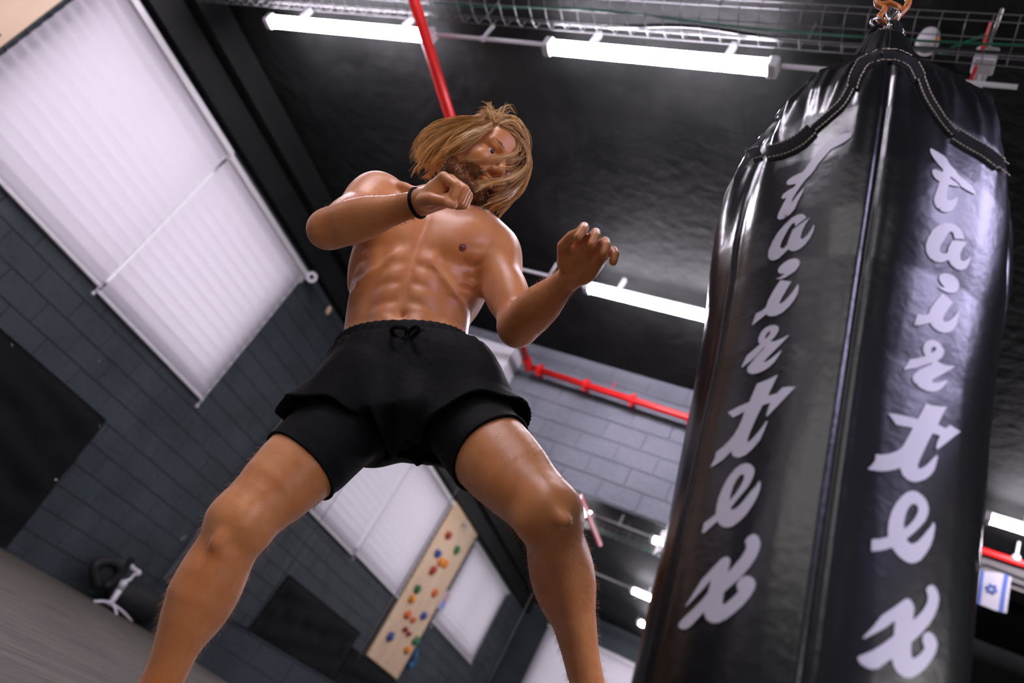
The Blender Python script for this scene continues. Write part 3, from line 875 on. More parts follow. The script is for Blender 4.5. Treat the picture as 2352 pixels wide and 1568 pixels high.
for q0 in ((233, 1359, 0.06), (320, 1404, -0.02), (285, 1388, 0.16)):
    e_ = g(*q0); e_[2] = 0.008
    MB().tube(spline([g(264, 1374), (g(264, 1374) + e_)/2 + np.array([0, 0, 0.01]), e_], 8), [0.015, 0.015, 0.014, 0.013, 0.013, 0.012, 0.012, 0.011], 8).build('tripod_leg', M['white_plastic'], s, smooth=True)
pc = g(301, 1289)
ph = empty('smartphone', pc); tag(ph, 'black smartphone clamped in the white gimbal', 'smartphone')
up_ = nrm(g(312, 1272) - g(290, 1306)); sd_ = nrm(np.cross(up_, (1, 0, 0)))
MB().obox(pc, [up_, sd_, np.cross(up_, sd_)], (0.082, 0.040, 0.005), 0.004).build('body', M['black_paint'], ph)
MB().obox(pc + np.cross(up_, sd_) * 0.0055, [up_, sd_, np.cross(up_, sd_)], (0.076, 0.036, 0.0006)).build('screen', mat('dark_glass', (0.004, 0.004, 0.005), 0.08), ph)
# black soft bag lying along the wall
bg = X_L + 0.22
ca_, cb_ = on_x(236, 1352, bg), on_x(372, 1402, bg)
bc = (ca_ + cb_)/2; L_ = min(abs(cb_[1] - ca_[1])/2 + 0.1, Y_B - 0.06 - bc[1])
M['nylon'] = mat('black_nylon', (0.006, 0.006, 0.006), 0.7, bump=0.5, bscale=16)
s = empty('duffel_bag', (bc[0], bc[1], 0)); tag(s, 'black soft duffel bag lying against the wall behind the gimbal', 'bag')
mb = MB()
ys = np.linspace(-1, 1, 13)
mb.tube([(bg, bc[1] + L_*t, 0.155 - 0.02*t*t) for t in ys], [0.155*max(0.25, (1 - abs(t)**4)**0.5) for t in ys], 16)
mb.build('body', M['nylon'], s, smooth=True)
hp = [on_x(u, v, bg) for u, v in ((222, 1345), (214, 1315), (220, 1295), (240, 1287), (262, 1290), (272, 1305), (262, 1330), (240, 1350))]
MB().tube(spline(hp, 24), 0.042, 8, flat=((0, 1, 0), 0.9)).build('handle', M['nylon'], s, smooth=True)
MB().ball((on_x(240, 1318, bg - 0.05)), (0.06, 0.12, 0.14), 12, 8).build('pocket', M['nylon'], s, smooth=True)
# ================================================================ punching bag
BT = on_y(2035, 95, 1.10); BB = on_y(1818, 1568, 1.10)
b_ax = nrm(BB - BT)
b_fr = nrm((CAM + np.array([0, 0, 0.9]) - BT) - b_ax * ((CAM + np.array([0, 0, 0.9]) - BT) @ b_ax))   # towards the camera
b_lt = np.cross(b_fr, b_ax)
if (RC[0] @ b_lt) < 0: b_lt = -b_lt                                                                # image right
R_S = [0.028, 0.036, 0.05, 0.09, 0.16, 0.24, 0.31, 0.37, 0.46, 0.55, 0.66, 0.76, 0.85, 1.0, 1.2, 1.55, 1.62, 1.655]
R_R = [0.030, 0.050, 0.058, 0.068, 0.086, 0.130, 0.178, 0.212, 0.238, 0.246, 0.242, 0.231, 0.217, 0.205, 0.198, 0.193, 0.180, 0.02]
def bump_(x, c, w): return np.exp(-((x - c) / w) ** 2)
def bag_point(s, th):
    """s along the axis (m from the neck), th angle from the camera side (radians, + to the image right)"""
    r = np.interp(s, R_S, R_R)
    sh = bump_(s, 0.30, 0.17)
    val = bump_(th, -1.08, 0.17) + bump_(th, 1.20, 0.17) + bump_(np.abs(th), math.pi - 0.5, 0.2)
    lobe = bump_(th, -1.75, 0.42) + bump_(th, 1.85, 0.42)
    r = r * (1 - 0.30 * val * sh) + 0.062 * lobe * bump_(s, 0.235, 0.085)
    r = r - 0.030 * val * bump_(s, 0.52, 0.20)
    # seams: fine grooves
    for c in (-0.06, -1.05, 1.28):
        r = r - 0.0050 * bump_(th, c, 0.018) + 0.0012 * bump_(np.abs(th - c), 0.05, 0.03)
    # pulled leather folds running down from the shoulders
    f = 0
    for k, (w, ph, sl) in enumerate(((7, 0.3, 2.0), (11, 1.9, -3.5), (16, 4.0, 5.0), (23, 2.2, -6.0))):
        f = f + (1 - np.abs(np.sin(0.5 * (w * th + ph + sl * s)))) ** 3 / (1 + 0.45 * k)
    amp = 0.026 * bump_(s, 0.36, 0.16) * (0.30 + 0.70 * np.clip(np.abs(th) / 0.7, 0, 1)) + 0.0004
    r = r + amp * (f - 0.7)
    r = r + 0.0022 * np.sin(9 * s + 3 * th) * np.sin(5 * th + 1.0) * np.clip(s, 0, 1)
    r = r + 0.004 * np.sin(4.2 * s + 1.1) * np.cos(2 * th + 0.6)
    d = np.cos(th)[..., None] * b_fr + np.sin(th)[..., None] * b_lt
    return BT + s[..., None] * b_ax + r[..., None] * d
NT, NS = 300, 330
ss = np.concatenate([np.linspace(0.028, 1.55, NS - 20), np.linspace(1.556, 1.655, 20)])
tt = np.linspace(-math.pi, math.pi, NT, endpoint=False)
S_, T_ = np.meshgrid(ss, tt, indexing='ij')
bag_v = bag_point(S_, T_).reshape(-1, 3)
ii, jj = np.meshgrid(np.arange(NS - 1), np.arange(NT), indexing='ij')
j2 = (jj + 1) % NT
bag_f = np.stack([ii*NT + jj, ii*NT + j2, (ii+1)*NT + j2, (ii+1)*NT + jj], -1).reshape(-1, 4)
bag = empty('punching_bag', tuple(BT + b_ax * 1.65))
tag(bag, 'tall black leather punching bag with white script lettering, hanging from an orange hook', 'punching bag')
bag_body = np_mesh('body', bag_v, bag_f, M['leather'], bag)
BVH = BVHTree.FromPolygons(bag_v.tolist(), bag_f.tolist())
def bag_hit(u, v, off):
    d = Vector(nrm(ray(u, v)))
    loc, n, i, dist = BVH.ray_cast(Vector(CAM), d)
    if loc is None: return None
    if n.dot(d) > 0: n = -n
    return np.array(loc) + np.array(n) * off
def inside(polys, x, y):
    c = False
    for P in polys:
        n = len(P); j = n - 1
        for i in range(n):
            xi, yi = P[i]; xj, yj = P[j]
            if (yi > y) != (yj > y) and x < (xj - xi) * (y - yi) / (yj - yi) + xi: c = not c
            j = i
    return c
def decal(name, polys, m, parent, off=0.0016, step=5.0, smooth_in=True):
    V = []; E = []
    dens = []
    for P in polys:
        Q = []
        n = len(P)
        for i in range(n):
            a, b = np.array(P[i]), np.array(P[(i+1) % n])
            k = max(1, int(np.hypot(*(b - a)) / step))
            for t in range(k): Q.append(tuple(a + (b - a) * t / k))
        dens.append(Q)
        o = len(V); V += Q
        E += [(o + i, o + (i+1) % len(Q)) for i in range(len(Q))]
    xs = [p[0] for Q in dens for p in Q]; ys = [p[1] for Q in dens for p in Q]
    gx = np.arange(min(xs), max(xs), step * 1.3); gy = np.arange(min(ys), max(ys), step * 1.3)
    bnd = np.array(V)
    for x in gx:
        for y in gy:
            if inside(dens, x, y) and np.min(np.hypot(bnd[:, 0] - x, bnd[:, 1] - y)) > step * 0.6: V.append((x, y))
    vo, eo, fo, *_ = delaunay_2d_cdt([Vector(p) for p in V], E, [], 0, 1e-4)
    keep = []
    for f in fo:
        c = sum((vo[i] for i in f), Vector((0, 0))) / 3
        if inside(dens, c.x, c.y): keep.append(tuple(f))
    pts = []; good = []
    for p in vo:
        h = bag_hit(p.x, p.y, off)
        good.append(h is not None); pts.append(h if h is not None else np.zeros(3))
    keep = [f for f in keep if all(good[i] for i in f) and max(np.linalg.norm(pts[f[a]] - pts[f[a-1]]) for a in range(3)) < 0.06]
    mb = MB(); mb.add(pts, keep)
    return mb.build(name, m, parent, smooth=True)

LET = [
 ('F', 2080, 320, 8.71, [[(495,190),(640,270),(760,345),(815,410),(850,490),(900,550),(990,635),(1040,715),(1110,785),(1210,850),(1320,955),(1355,1020),(1392,1112),(1300,1075),(1190,1015),(1095,950),(1060,895),(1000,840),(940,790),(880,755),(872,778),(940,830),(1010,880),(1080,955),(980,945),(845,920),(825,1010),(805,1150),(812,1200),(840,1232),(890,1235),(950,1215),(1000,1180),(1025,1160),(1015,1240),(985,1330),(930,1410),(860,1455),(780,1470),(690,1440),(610,1375),(565,1290),(552,1210),(580,1120),(625,990),(668,850),(610,815),(550,750),(520,670),(530,625),(575,610),(640,635),(722,672),(742,612),(660,530),(560,400),(495,290),(478,230)]]),
 ('a', 2080, 490, 5.6, [[(745,335),(735,280),(700,215),(640,160),(570,132),(500,130),(420,155),(340,220),(280,310),(250,410),(258,500),(300,575),(370,625),(440,637),(500,620),(540,602),(580,670),(640,720),(700,735),(755,720),(795,670),(820,600),(820,545),(800,580),(760,610),(720,615),(695,590),(688,550),(705,490),(740,430),(778,375),(690,355),(600,352),(580,372),(545,440),(528,515),(500,525),(470,525),(437,500),(430,450),(450,400),(500,320),(545,255),(575,236),(603,255),(615,300),(618,330)]]),
 ('i', 2080, 490, 5.6, [[(420,830),(435,795),(480,773),(550,778),(620,815),(665,870),(678,930),(665,985),(630,1020),(580,1030),(520,1020),(460,990),(398,942),(440,950),(497,957),(450,905),(425,865)],
   [(470,1030),(535,1090),(602,1150),(550,1215),(500,1290),(470,1355),(480,1395),(505,1402),(560,1380),(610,1335),(645,1290),(672,1255),(675,1330),(655,1420),(610,1490),(550,1530),(480,1543),(400,1515),(340,1465),(302,1408),(240,1430),(170,1445),(95,1440),(120,1370),(148,1298),(210,1312),(285,1302),(310,1230),(380,1130),(430,1070)]]),
 ('r', 2050, 760, 7.84, [[(305,520),(430,500),(585,460),(550,400),(535,330),(550,260),(590,200),(650,170),(720,170),(790,200),(860,260),(905,330),(912,390),(890,450),(850,500),(788,540),(860,590),(940,625),(1020,635),(1095,637),(1040,690),(940,750),(840,805),(730,860),(695,890),(705,930),(760,940),(850,925),(920,905),(985,885),(940,960),(880,1030),(800,1085),(710,1105),(600,1085),(480,1030),(390,950),(350,880),(350,830),(380,785),(480,710),(600,650),(710,590),(690,580),(560,620),(400,675),(280,695),(200,710),(195,690),(250,610)],
   [(685,410),(675,360),(690,310),(730,287),(765,300),(772,335),(740,375)]]),
 ('t', 1970, 910, 7.127, [[(1105,125),(1200,155),(1310,170),(1440,178),(1370,310),(1300,468),(1425,528),(1460,495),(1500,475),(1580,525),(1665,578),(1560,660),(1400,790),(1280,878),(1268,840),(1290,740),(1335,650),(1210,610),(1150,720),(1080,870),(1010,1020),(970,1130),(975,1180),(1010,1192),(1080,1155),(1160,1085),(1230,1010),(1280,962),(1295,985),(1275,1080),(1240,1200),(1180,1290),(1080,1365),(980,1400),(890,1405),(800,1370),(720,1290),(680,1175),(600,1205),(480,1228),(350,1232),(230,1215),(158,1195),(220,1140),(275,1060),(290,1010),(278,960),(400,962),(520,945),(640,900),(710,850),(760,770),(830,640),(890,522),(760,500),(620,470),(560,380),(490,285),(620,300),(800,335),(970,380),(1040,250)]]),
 ('e', 1970, 1110, 7.84, [[(245,1015),(380,1005),(535,970),(530,850),(550,680),(600,510),(680,360),(780,240),(870,165),(960,140),(1060,160),(1160,230),(1230,330),(1258,450),(1245,560),(1200,670),(1110,780),(1000,890),(860,1005),(890,1050),(930,1085),(980,1090),(1060,1050),(1150,960),(1230,850),(1290,790),(1335,705),(1362,720),(1368,820),(1345,960),(1290,1120),(1210,1260),(1110,1380),(1020,1430),(930,1440),(830,1400),(730,1320),(650,1230),(605,1155),(500,1190),(370,1220),(235,1232)],
   [(820,830),(815,720),(850,550),(900,440),(950,385),(1000,370),(1050,395),(1078,450),(1065,530),(1010,640),(920,750)]]),
 ('x', 1950, 1320, 6.32, [[(195,910),(320,780),(470,590),(640,475),(790,360),(830,342),(880,365),(920,430),(930,490),(920,580),(915,660),(980,600),(1060,510),(1120,400),(1130,300),(1100,215),(1130,165),(1185,142),(1230,170),(1270,240),(1290,340),(1270,460),(1220,590),(1140,720),(1020,860),(890,975),(885,1080),(890,1190),(910,1212),(970,1185),(1040,1120),(1080,1060),(1050,970),(1050,890),(1085,840),(1140,825),(1200,860),(1245,930),(1265,1010),(1240,1120),(1180,1230),(1090,1350),(990,1440),(900,1490),(830,1500),(760,1475),(680,1410),(630,1320),(605,1215),(520,1275),(410,1360),(330,1370),(240,1350),(160,1300),(115,1230),(130,1185),(220,1150),(340,1095),(500,990),(635,885),(645,780),(655,665),(520,765),(370,850),(240,915),(205,930)]]),
 ('F', 1780, 280, 6.535, [[(1140,150),(1020,190),(900,255),(790,325),(720,390),(640,460),(560,560),(480,690),(420,760),(330,800),(250,845),(190,895),(180,935),(210,958),(330,935),(290,990),(200,1040),(130,1095),(105,1140),(120,1165),(180,1145),(120,1260),(60,1380),(42,1450),(80,1475),(150,1455),(240,1390),(310,1300),(350,1200),(410,1080),(458,980),(390,1050),(330,1120),(250,1235),(270,1160),(330,1060),(400,960),(460,880),(540,800),(600,720),(650,640),(720,560),(780,490),(850,415),(960,360),(1050,310),(1140,240),(1155,190)]]),
 ('a', 1740, 480, 6.03, [[(680,130),(660,95),(620,75),(560,85),(480,130),(380,225),(290,330),(210,460),(160,590),(155,670),(180,710),(230,720),(300,690),(370,625),(430,565),(470,588),(520,590),(590,560),(660,500),(730,410),(775,320),(792,235),(780,228),(740,300),(690,370),(640,415),(610,425),(600,395),(620,320),(670,215),(732,120),(650,180),(495,290),(460,370),(430,450),(415,500),(375,545),(335,555),(320,530),(340,460),(390,360),(440,270),(490,205),(515,198),(525,215),(525,248),(600,190)]]),
 ('i', 1740, 480, 6.03, [[(260,975),(320,950),(385,902),(330,905),(295,885),(290,845),(320,800),(380,745),(450,705),(520,690),(570,705),(592,745),(575,800),(530,860),(460,915),(390,955),(320,977)],
   [(325,992),(475,1012),(420,1100),(350,1220),(305,1310),(320,1320),(370,1290),(440,1220),(510,1130),(565,1042),(575,1090),(560,1180),(510,1270),(440,1360),(350,1440),(260,1485),(190,1495),(150,1485),(126,1461),(54,1523),(-57,1613),(-68,1606),(-12,1454),(60,1420),(122,1370),(160,1260),(220,1150),(270,1070)]]),
 ('r', 1680, 720, 8.71, [[(215,1075),(270,960),(320,855),(450,740),(585,622),(550,570),(555,490),(600,390),(680,300),(780,250),(880,240),(940,265),(960,310),(940,380),(880,470),(785,575),(880,560),(990,520),(1080,475),(1145,435),(1155,455),(1080,540),(960,660),(830,790),(720,900),(660,980),(690,982),(760,940),(850,870),(930,805),(1000,745),(1010,760),(950,860),(860,990),(760,1085),(640,1160),(530,1205),(430,1222),(360,1205),(325,1150),(340,1080),(420,980),(520,860),(620,755),(700,668),(640,705),(520,840),(400,950),(235,1085)],
   [(685,515),(690,460),(730,395),(775,362),(795,375),(770,430),(720,490)]]),
 ('t', 1610, 850, 6.533, [[(1160,75),(1010,150),(850,212),(790,350),(735,485),(580,550),(412,640),(487,720),(570,680),(665,625),(630,740),(570,870),(500,990),(430,1070),(340,1160),(238,1240),(225,1320),(150,1465),(240,1425),(350,1345),(465,1225),(480,1280),(530,1315),(590,1318),(680,1280),(790,1180),(890,1060),(950,930),(1005,775),(990,770),(930,860),(850,960),(780,1040),(715,1095),(705,1060),(740,950),(800,810),(870,660),(935,532),(1050,498),(1015,590),(985,690),(1000,705),(1080,620),(1220,475),(1425,260),(1330,255),(1230,270),(1145,358),(1010,395),(1080,250)]]),
 ('e', 1590, 1050, 7.84, [[(230,1190),(330,1120),(440,1030),(450,900),(490,740),(560,560),(650,390),(770,230),(890,140),(990,115),(1070,140),(1125,210),(1130,290),(1090,400),(1020,530),(900,680),(780,820),(698,935),(730,955),(790,940),(870,870),(970,750),(1070,620),(1150,540),(1220,432),(1240,480),(1230,580),(1180,720),(1090,880),(980,1040),(860,1160),(740,1250),(640,1275),(560,1255),(500,1210),(465,1158),(380,1240),(230,1372),(190,1365),(210,1270)],
   [(685,795),(705,680),(750,530),(810,410),(870,335),(925,312),(950,345),(930,430),(870,550),(790,670)]]),
 ('x', 1540, 1210, 6.27, [[(228,1145),(320,1000),(460,770),(600,620),(740,470),(810,432),(860,455),(873,500),(850,600),(830,670),(920,570),(1030,440),(1095,330),(1100,265),(1080,215),(1120,155),(1180,115),(1225,112),(1275,150),(1302,230),(1290,320),(1240,440),(1150,580),(1040,710),(900,840),(780,945),(760,1100),(775,1125),(830,1090),(910,1020),(980,950),(985,920),(960,870),(965,820),(1010,750),(1080,712),(1150,715),(1205,755),(1230,820),(1215,900),(1150,1010),(1050,1130),(930,1240),(800,1340),(700,1385),(610,1390),(540,1350),(505,1290),(495,1225),(420,1310),(310,1430),(240,1475),(170,1475),(130,1440),(140,1390),(200,1320),(330,1200),(450,1080),(550,955),(575,860),(597,770),(500,880),(380,1010),(240,1150)]]),
]
for ch, ox, oy, sc_, polys in LET:
    decal('printed_letter', [[(ox + x / sc_, oy + y / sc_) for x, y in P] for P in polys], M['letter'], bag)

# --- webbing straps laid on the leather, with pale stitching
def strap(pix, half, name='strap', off=0.004, stitch=True, n=40):
    C = spline([(p[0], p[1], 0) for p in pix], n)[:, :2]
    rows = []
    for i in range(n):
        t = nrm(C[min(i+1, n-1)] - C[max(i-1, 0)]); nn = np.array([-t[1], t[0]])
        row = []
        for w in (-1, -0.5, 0, 0.5, 1):
            q = C[i] + nn * half * w
            row.append(bag_hit(q[0], q[1], off * (1.0 if abs(w) < 1 else 0.2)))
        rows.append(row)
    rows = [r for r in rows if all(p is not None for p in r)]
    v = [p for r in rows for p in r]
    f = [(a*5+k, a*5+k+1, (a+1)*5+k+1, (a+1)*5+k) for a in range(len(rows)-1) for k in range(4)
         if max(np.linalg.norm(v[a*5+k] - v[(a+1)*5+k]), np.linalg.norm(v[a*5+k] - v[a*5+k+1])) < 0.2]
    s_ = MB().add(v, f).build(name, M['webbing'], bag, smooth=True)
    if stitch:
        mb = MB()
        for side in (-0.72, 0.72):
            L = []
            for i in np.linspace(0, n - 1.001, n * 4):
                k = int(i); c = C[k] + (C[min(k+1, n-1)] - C[k]) * (i - k)
                t = nrm(C[min(k+1, n-1)] - C[max(k-1, 0)]); nn = np.array([-t[1], t[0]])
                q = c + nn * half * side
                L.append(q)
            acc = 0.0; on = []
            for a, b in zip(L[:-1], L[1:]):
                acc += np.hypot(*(b - a))
                on.append((acc % 9.0) < 5.5)
            i = 0
            while i < len(on):
                if on[i]:
                    j = i
                    while j < len(on) and on[j]: j += 1
                    pa, pb = bag_hit(L[i][0], L[i][1], off + 0.0012), bag_hit(L[j][0], L[j][1], off + 0.0012)
                    if pa is not None and pb is not None and 0.001 < np.linalg.norm(pa - pb) < 0.03:
                        mb.tube([pa, pb], 0.0009, 5)
                    i = j
                else: i += 1
        if mb.v:
            tag(mb.build('stitching', M['stitch'], s_), kind='stuff')
    return s_
strap([(1958, 205), (1968, 172), (1988, 145), (2020, 131)], 17)
strap([(2026, 131), (2060, 132), (2092, 150), (2112, 185)], 17)
strap([(1956, 205), (1935, 240), (1905, 268), (1868, 300)], 11)
strap([(1866, 300), (1838, 326), (1800, 345), (1762, 352)], 19)
strap([(1748, 352), (1722, 362), (1706, 385)], 17)
strap([(2113, 185), (2130, 228), (2160, 275), (2190, 312)], 11)
strap([(2190, 312), (2222, 332), (2258, 352), (2292, 378)], 19)
strap([(2292, 378), (2318, 400), (2332, 425)], 13)
# raised piping on the three seams
for c in (-0.06, -1.05, 1.28):
    s1 = np.linspace(0.08, 1.6, 90)
    P = bag_point(s1, np.full_like(s1, c)) 
    MB().tube(P, 0.0016, 6).build('seam', M['webbing'], bag, smooth=True)

# --- top loops, rings, orange hook and chain
loopc = BT + b_ax * 0.038
for a in (0.4, 1.9, 3.5, 5.0):
    d = math.cos(a) * b_fr + math.sin(a) * b_lt
    MB().tube(spline([loopc + d * 0.045, loopc + d * 0.040 - b_ax * 0.05, loopc + d * 0.018 - b_ax * 0.085], 8), 0.010, 6, flat=(d, 0.25)).build('hanging_loop', M['webbing'], bag, smooth=True)
    rc_ = loopc + d * 0.020 - b_ax * 0.092
    ring = [rc_ + (d * math.cos(t) + (-b_ax) * math.sin(t)) * 0.020 for t in np.linspace(0, 2*math.pi, 16, endpoint=False)]
    MB().tube(ring, 0.0032, 8, closed=True).build('ring', M['steel'], bag, smooth=True)
hook_lo = loopc - b_ax * 0.105
hd = nrm(np.array([0.05, 0.1, 1.0]))
hk = empty('carabiner', hook_lo); tag(hk, 'scuffed orange carabiner hook holding the bag rings', 'carabiner')
w_ = b_lt; u_ = -b_ax
def hp_(x, y): return hook_lo + w_ * x + u_ * y
MB().tube(spline([hp_(-0.006, 0.0), hp_(-0.022, 0.02), hp_(-0.012, 0.055), hp_(-0.030, 0.075), hp_(-0.030, 0.105), hp_(-0.012, 0.122), hp_(0.015, 0.122), hp_(0.034, 0.104), hp_(0.032, 0.07), hp_(0.020, 0.04), hp_(0.012, 0.012)], 40), 0.0075, 10).build('hook_body', M['orange'], hk, smooth=True)
MB().tube(spline([hp_(-0.026, 0.075), hp_(-0.005, 0.082), hp_(0.014, 0.072), hp_(0.024, 0.055)], 14), 0.0065, 10).build('swivel', M['orange'], hk, smooth=True)
MB().tube([hp_(0.004, -0.006), hp_(-0.006, 0.03), hp_(-0.004, 0.06)], 0.006, 8).build('gate', M['steel'], hk, smooth=True)
ch0 = hp_(0.0, 0.112)
chtop = np.array([ch0[0] - 0.22, ch0[1], Z_C])
chain = empty('hanging_chain', chtop); tag(chain, 'steel chain going up from the orange carabiner to the ceiling', 'chain')
cd = nrm(chtop - ch0); nl = int(np.linalg.norm(chtop - ch0) / 0.034)
ca = nrm(np.cross(cd, (0, 1, 0))); cb = np.cross(cd, ca)
link_me = None
for i in range(nl):
    c = ch0 + cd * (0.034 * i + 0.012)
    if i < 2:
        axv = ca if i % 2 else cb
        L = [axv * math.cos(t) * 0.012 + cd * (math.sin(t) * 0.012 + math.copysign(0.010, math.sin(t))) for t in np.linspace(0.05, 2*math.pi + 0.05, 18, endpoint=False)]
        o = MB().tube(L, 0.0042, 8, closed=True).build('chain_link', M['steel'], None, smooth=True)
        if link_me is None: link_me = {}
        link_me[i % 2] = o.data
    else:
        o = bpy.data.objects.new('chain_link', link_me[i % 2]); COL.objects.link(o)
    o.parent = chain; o.location = c - chtop
# ================================================================ the man
class Field:
    """signed distance field built from soft shapes, evaluated on a grid box"""
    def __init__(self): self.ops = []
    def add(self, fn, lo, hi, k=0.02, mode='add'):
        self.ops.append((fn, np.asarray(lo, float), np.asarray(hi, float), k, mode)); return self
    def cone(self, a, b, ra, rb, k=0.02, mode='add'):
        a, b = np.asarray(a, float), np.asarray(b, float); ab = b - a; L2 = ab @ ab + 1e-12
        def fn(P):
            t = np.clip(((P - a) @ ab) / L2, 0, 1)
            return np.linalg.norm(P - a - t[..., None] * ab, axis=-1) - (ra + (rb - ra) * t)
        m = max(ra, rb)
        return self.add(fn, np.minimum(a, b) - m, np.maximum(a, b) + m, k, mode)
    def chain(self, pts, rad, k=0.02, sub=1):
        pts = np.asarray(pts, float)
        if sub > 1:
            rad = np.interp(np.linspace(0, len(rad)-1, (len(rad)-1)*sub+1), range(len(rad)), rad)
            pts = spline(pts, (len(pts)-1)*sub+1)
        seg = []
        for i in range(len(pts) - 1): seg.append((pts[i], pts[i+1], rad[i], rad[i+1]))
        def fn(P):
            d = None
            for a, b, ra, rb in seg:
                ab = b - a; t = np.clip(((P - a) @ ab) / (ab @ ab + 1e-12), 0, 1)
                e = np.linalg.norm(P - a - t[..., None] * ab, axis=-1) - (ra + (rb - ra) * t)
                d = e if d is None else np.minimum(d, e)
            return d
        m = max(rad)
        return self.add(fn, pts.min(0) - m, pts.max(0) + m, k)
    def ell(self, c, axes, r, k=0.02, mode='add'):
        c = np.asarray(c, float); A = np.asarray(axes, float); r = np.asarray(r, float)
        def fn(P):
            q = (P - c) @ A.T
            k0 = np.linalg.norm(q / r, axis=-1); k1 = np.linalg.norm(q / (r * r), axis=-1)
            return k0 * (k0 - 1) / np.maximum(k1, 1e-9)
        ext = np.sqrt(((A * r[:, None]) ** 2).sum(0))
        return self.add(fn, c - ext, c + ext, k, mode)
    def ball(self, c, r, k=0.02, mode='add'): return self.ell(c, np.eye(3), (r, r, r), k, mode)
    def grid(self, lo, hi, h):
        lo, hi = np.asarray(lo, float), np.asarray(hi, float)
        n = np.ceil((hi - lo) / h).astype(int) + 1
        ax = [lo[i] + h * np.arange(n[i]) for i in range(3)]
        D = np.full(n, 0.2, np.float32)
        for fn, blo, bhi, k, mode in self.ops:
            mg = k + 3 * h + 0.004
            s = np.maximum(np.floor((blo - mg - lo) / h).astype(int), 0)
            e = np.minimum(np.ceil((bhi + mg - lo) / h).astype(int) + 1, n)
            if np.any(s >= e): continue
            sl = tuple(slice(s[i], e[i]) for i in range(3))
            A = D[sl]
            if mode == 'disp':                        # only near the surface
                near = np.argwhere(np.abs(A) < 0.03)
                P = np.stack([ax[i][s[i] + near[:, i]] for i in range(3)], -1)
                A[near[:, 0], near[:, 1], near[:, 2]] += fn(P)
                continue
            P = np.stack(np.meshgrid(ax[0][sl[0]], ax[1][sl[1]], ax[2][sl[2]], indexing='ij'), -1).astype(np.float32)
            d = fn(P)
            if mode == 'add':
                hh = np.maximum(k - np.abs(A - d), 0) / max(k, 1e-6)
                D[sl] = np.minimum(A, d) - hh * hh * k * 0.25
            elif mode == 'sub':
                hh = np.maximum(k - np.abs(A + d), 0) / max(k, 1e-6)
                D[sl] = np.maximum(A, -d) + hh * hh * k * 0.25
            elif mode == 'cut':                       # intersect with d < 0
                D[sl] = np.maximum(A, d)
        return D, lo, h

def surface_nets(D, lo, h):
    ins = D < 0
    n = np.array(D.shape)
    c = [ins[a:n[0]-1+a, b:n[1]-1+b, e:n[2]-1+e] for a in (0, 1) for b in (0, 1) for e in (0, 1)]
    cnt = sum(x.astype(np.int8) for x in c)
    mask = (cnt > 0) & (cnt < 8)
    idx = np.argwhere(mask)
    corner = np.array([(a, b, e) for a in (0, 1) for b in (0, 1) for e in (0, 1)])
    vals = np.stack([D[idx[:, 0] + q[0], idx[:, 1] + q[1], idx[:, 2] + q[2]] for q in corner], 1)
    ed = [(i, j) for i in range(8) for j in range(i + 1, 8) if np.abs(corner[i] - corner[j]).sum() == 1]
    acc = np.zeros((len(idx), 3)); num = np.zeros(len(idx))
    for i, j in ed:
        a, b = vals[:, i], vals[:, j]
        x = (a < 0) != (b < 0)
        t = np.where(x, a / np.where(x, a - b, 1), 0)
        acc += np.where(x[:, None], corner[i] + t[:, None] * (corner[j] - corner[i]), 0)
        num += x
    V = lo + h * (idx + acc / num[:, None])
    vid = np.full(mask.shape, -1, np.int64)
    vid[mask] = np.arange(len(idx))
    Q = []
    for ax in range(3):
        u, w = (ax + 1) % 3, (ax + 2) % 3
        sl0 = [slice(None)] * 3; sl1 = [slice(None)] * 3
        sl0[ax] = slice(0, n[ax] - 1); sl1[ax] = slice(1, n[ax])
        A, B = ins[tuple(sl0)], ins[tuple(sl1)]
        e = np.argwhere(A != B)
        e = e[(e[:, u] > 0) & (e[:, w] > 0) & (e[:, u] < n[u] - 1) & (e[:, w] < n[w] - 1)]
        flip = A[e[:, 0], e[:, 1], e[:, 2]]
        def cell(du, dw):
            q = e.copy(); q[:, u] += du; q[:, w] += dw
            return vid[q[:, 0], q[:, 1], q[:, 2]]
        q = np.stack([cell(-1, -1), cell(0, -1), cell(0, 0), cell(-1, 0)], 1)
        q[~flip] = q[~flip][:, ::-1]
        Q.append(q)
    Q = np.concatenate(Q)
    Q = Q[(Q >= 0).all(1)]
    return V, Q

# ---------------------------------------------------------------- joints
pel, C1, C2, C3, C4 = at(925, 905, 1.76), at(932, 775, 1.85), at(952, 660, 1.93), at(985, 560, 2.00), at(1008, 462, 2.06)
hipR, hipL = at(840, 930, 1.73), at(1022, 932, 1.72)
kneeR, calfR, ankR = at(548, 1203, 1.49), at(452, 1365, 1.43), at(318, 1668, 1.37)
kneeL, calfL, ankL = at(1262, 1182, 1.42), at(1304, 1352, 1.50), at(1356, 1600, 1.58)
shR, shL = at(862, 458, 2.05), at(1130, 578, 1.99)
elbR, wrR = at(756, 525, 1.76), at(970, 463, 1.64)
elbL, wrL = at(1190, 748, 1.77), at(1316, 630, 1.62)
ankR[2] = 0.085
SP = spline([pel + (pel - C1) * 0.62, pel, C1, C2, C3, C4], 61)
ARC = np.concatenate([[0], np.cumsum(np.linalg.norm(np.diff(SP, axis=0), axis=1))])
T0 = ARC[np.argmin(np.linalg.norm(SP - pel, axis=1))]
ARC = ARC - T0                                   # arc length, 0 at the pelvis
tC = [ARC[np.argmin(np.linalg.norm(SP - c, axis=1))] for c in (pel, C1, C2, C3, C4)]
UPV = np.gradient(SP, axis=0); UPV /= np.linalg.norm(UPV, axis=1)[:, None]
lat0, lat1 = nrm(hipL - hipR), nrm(shL - shR)
LATV = []
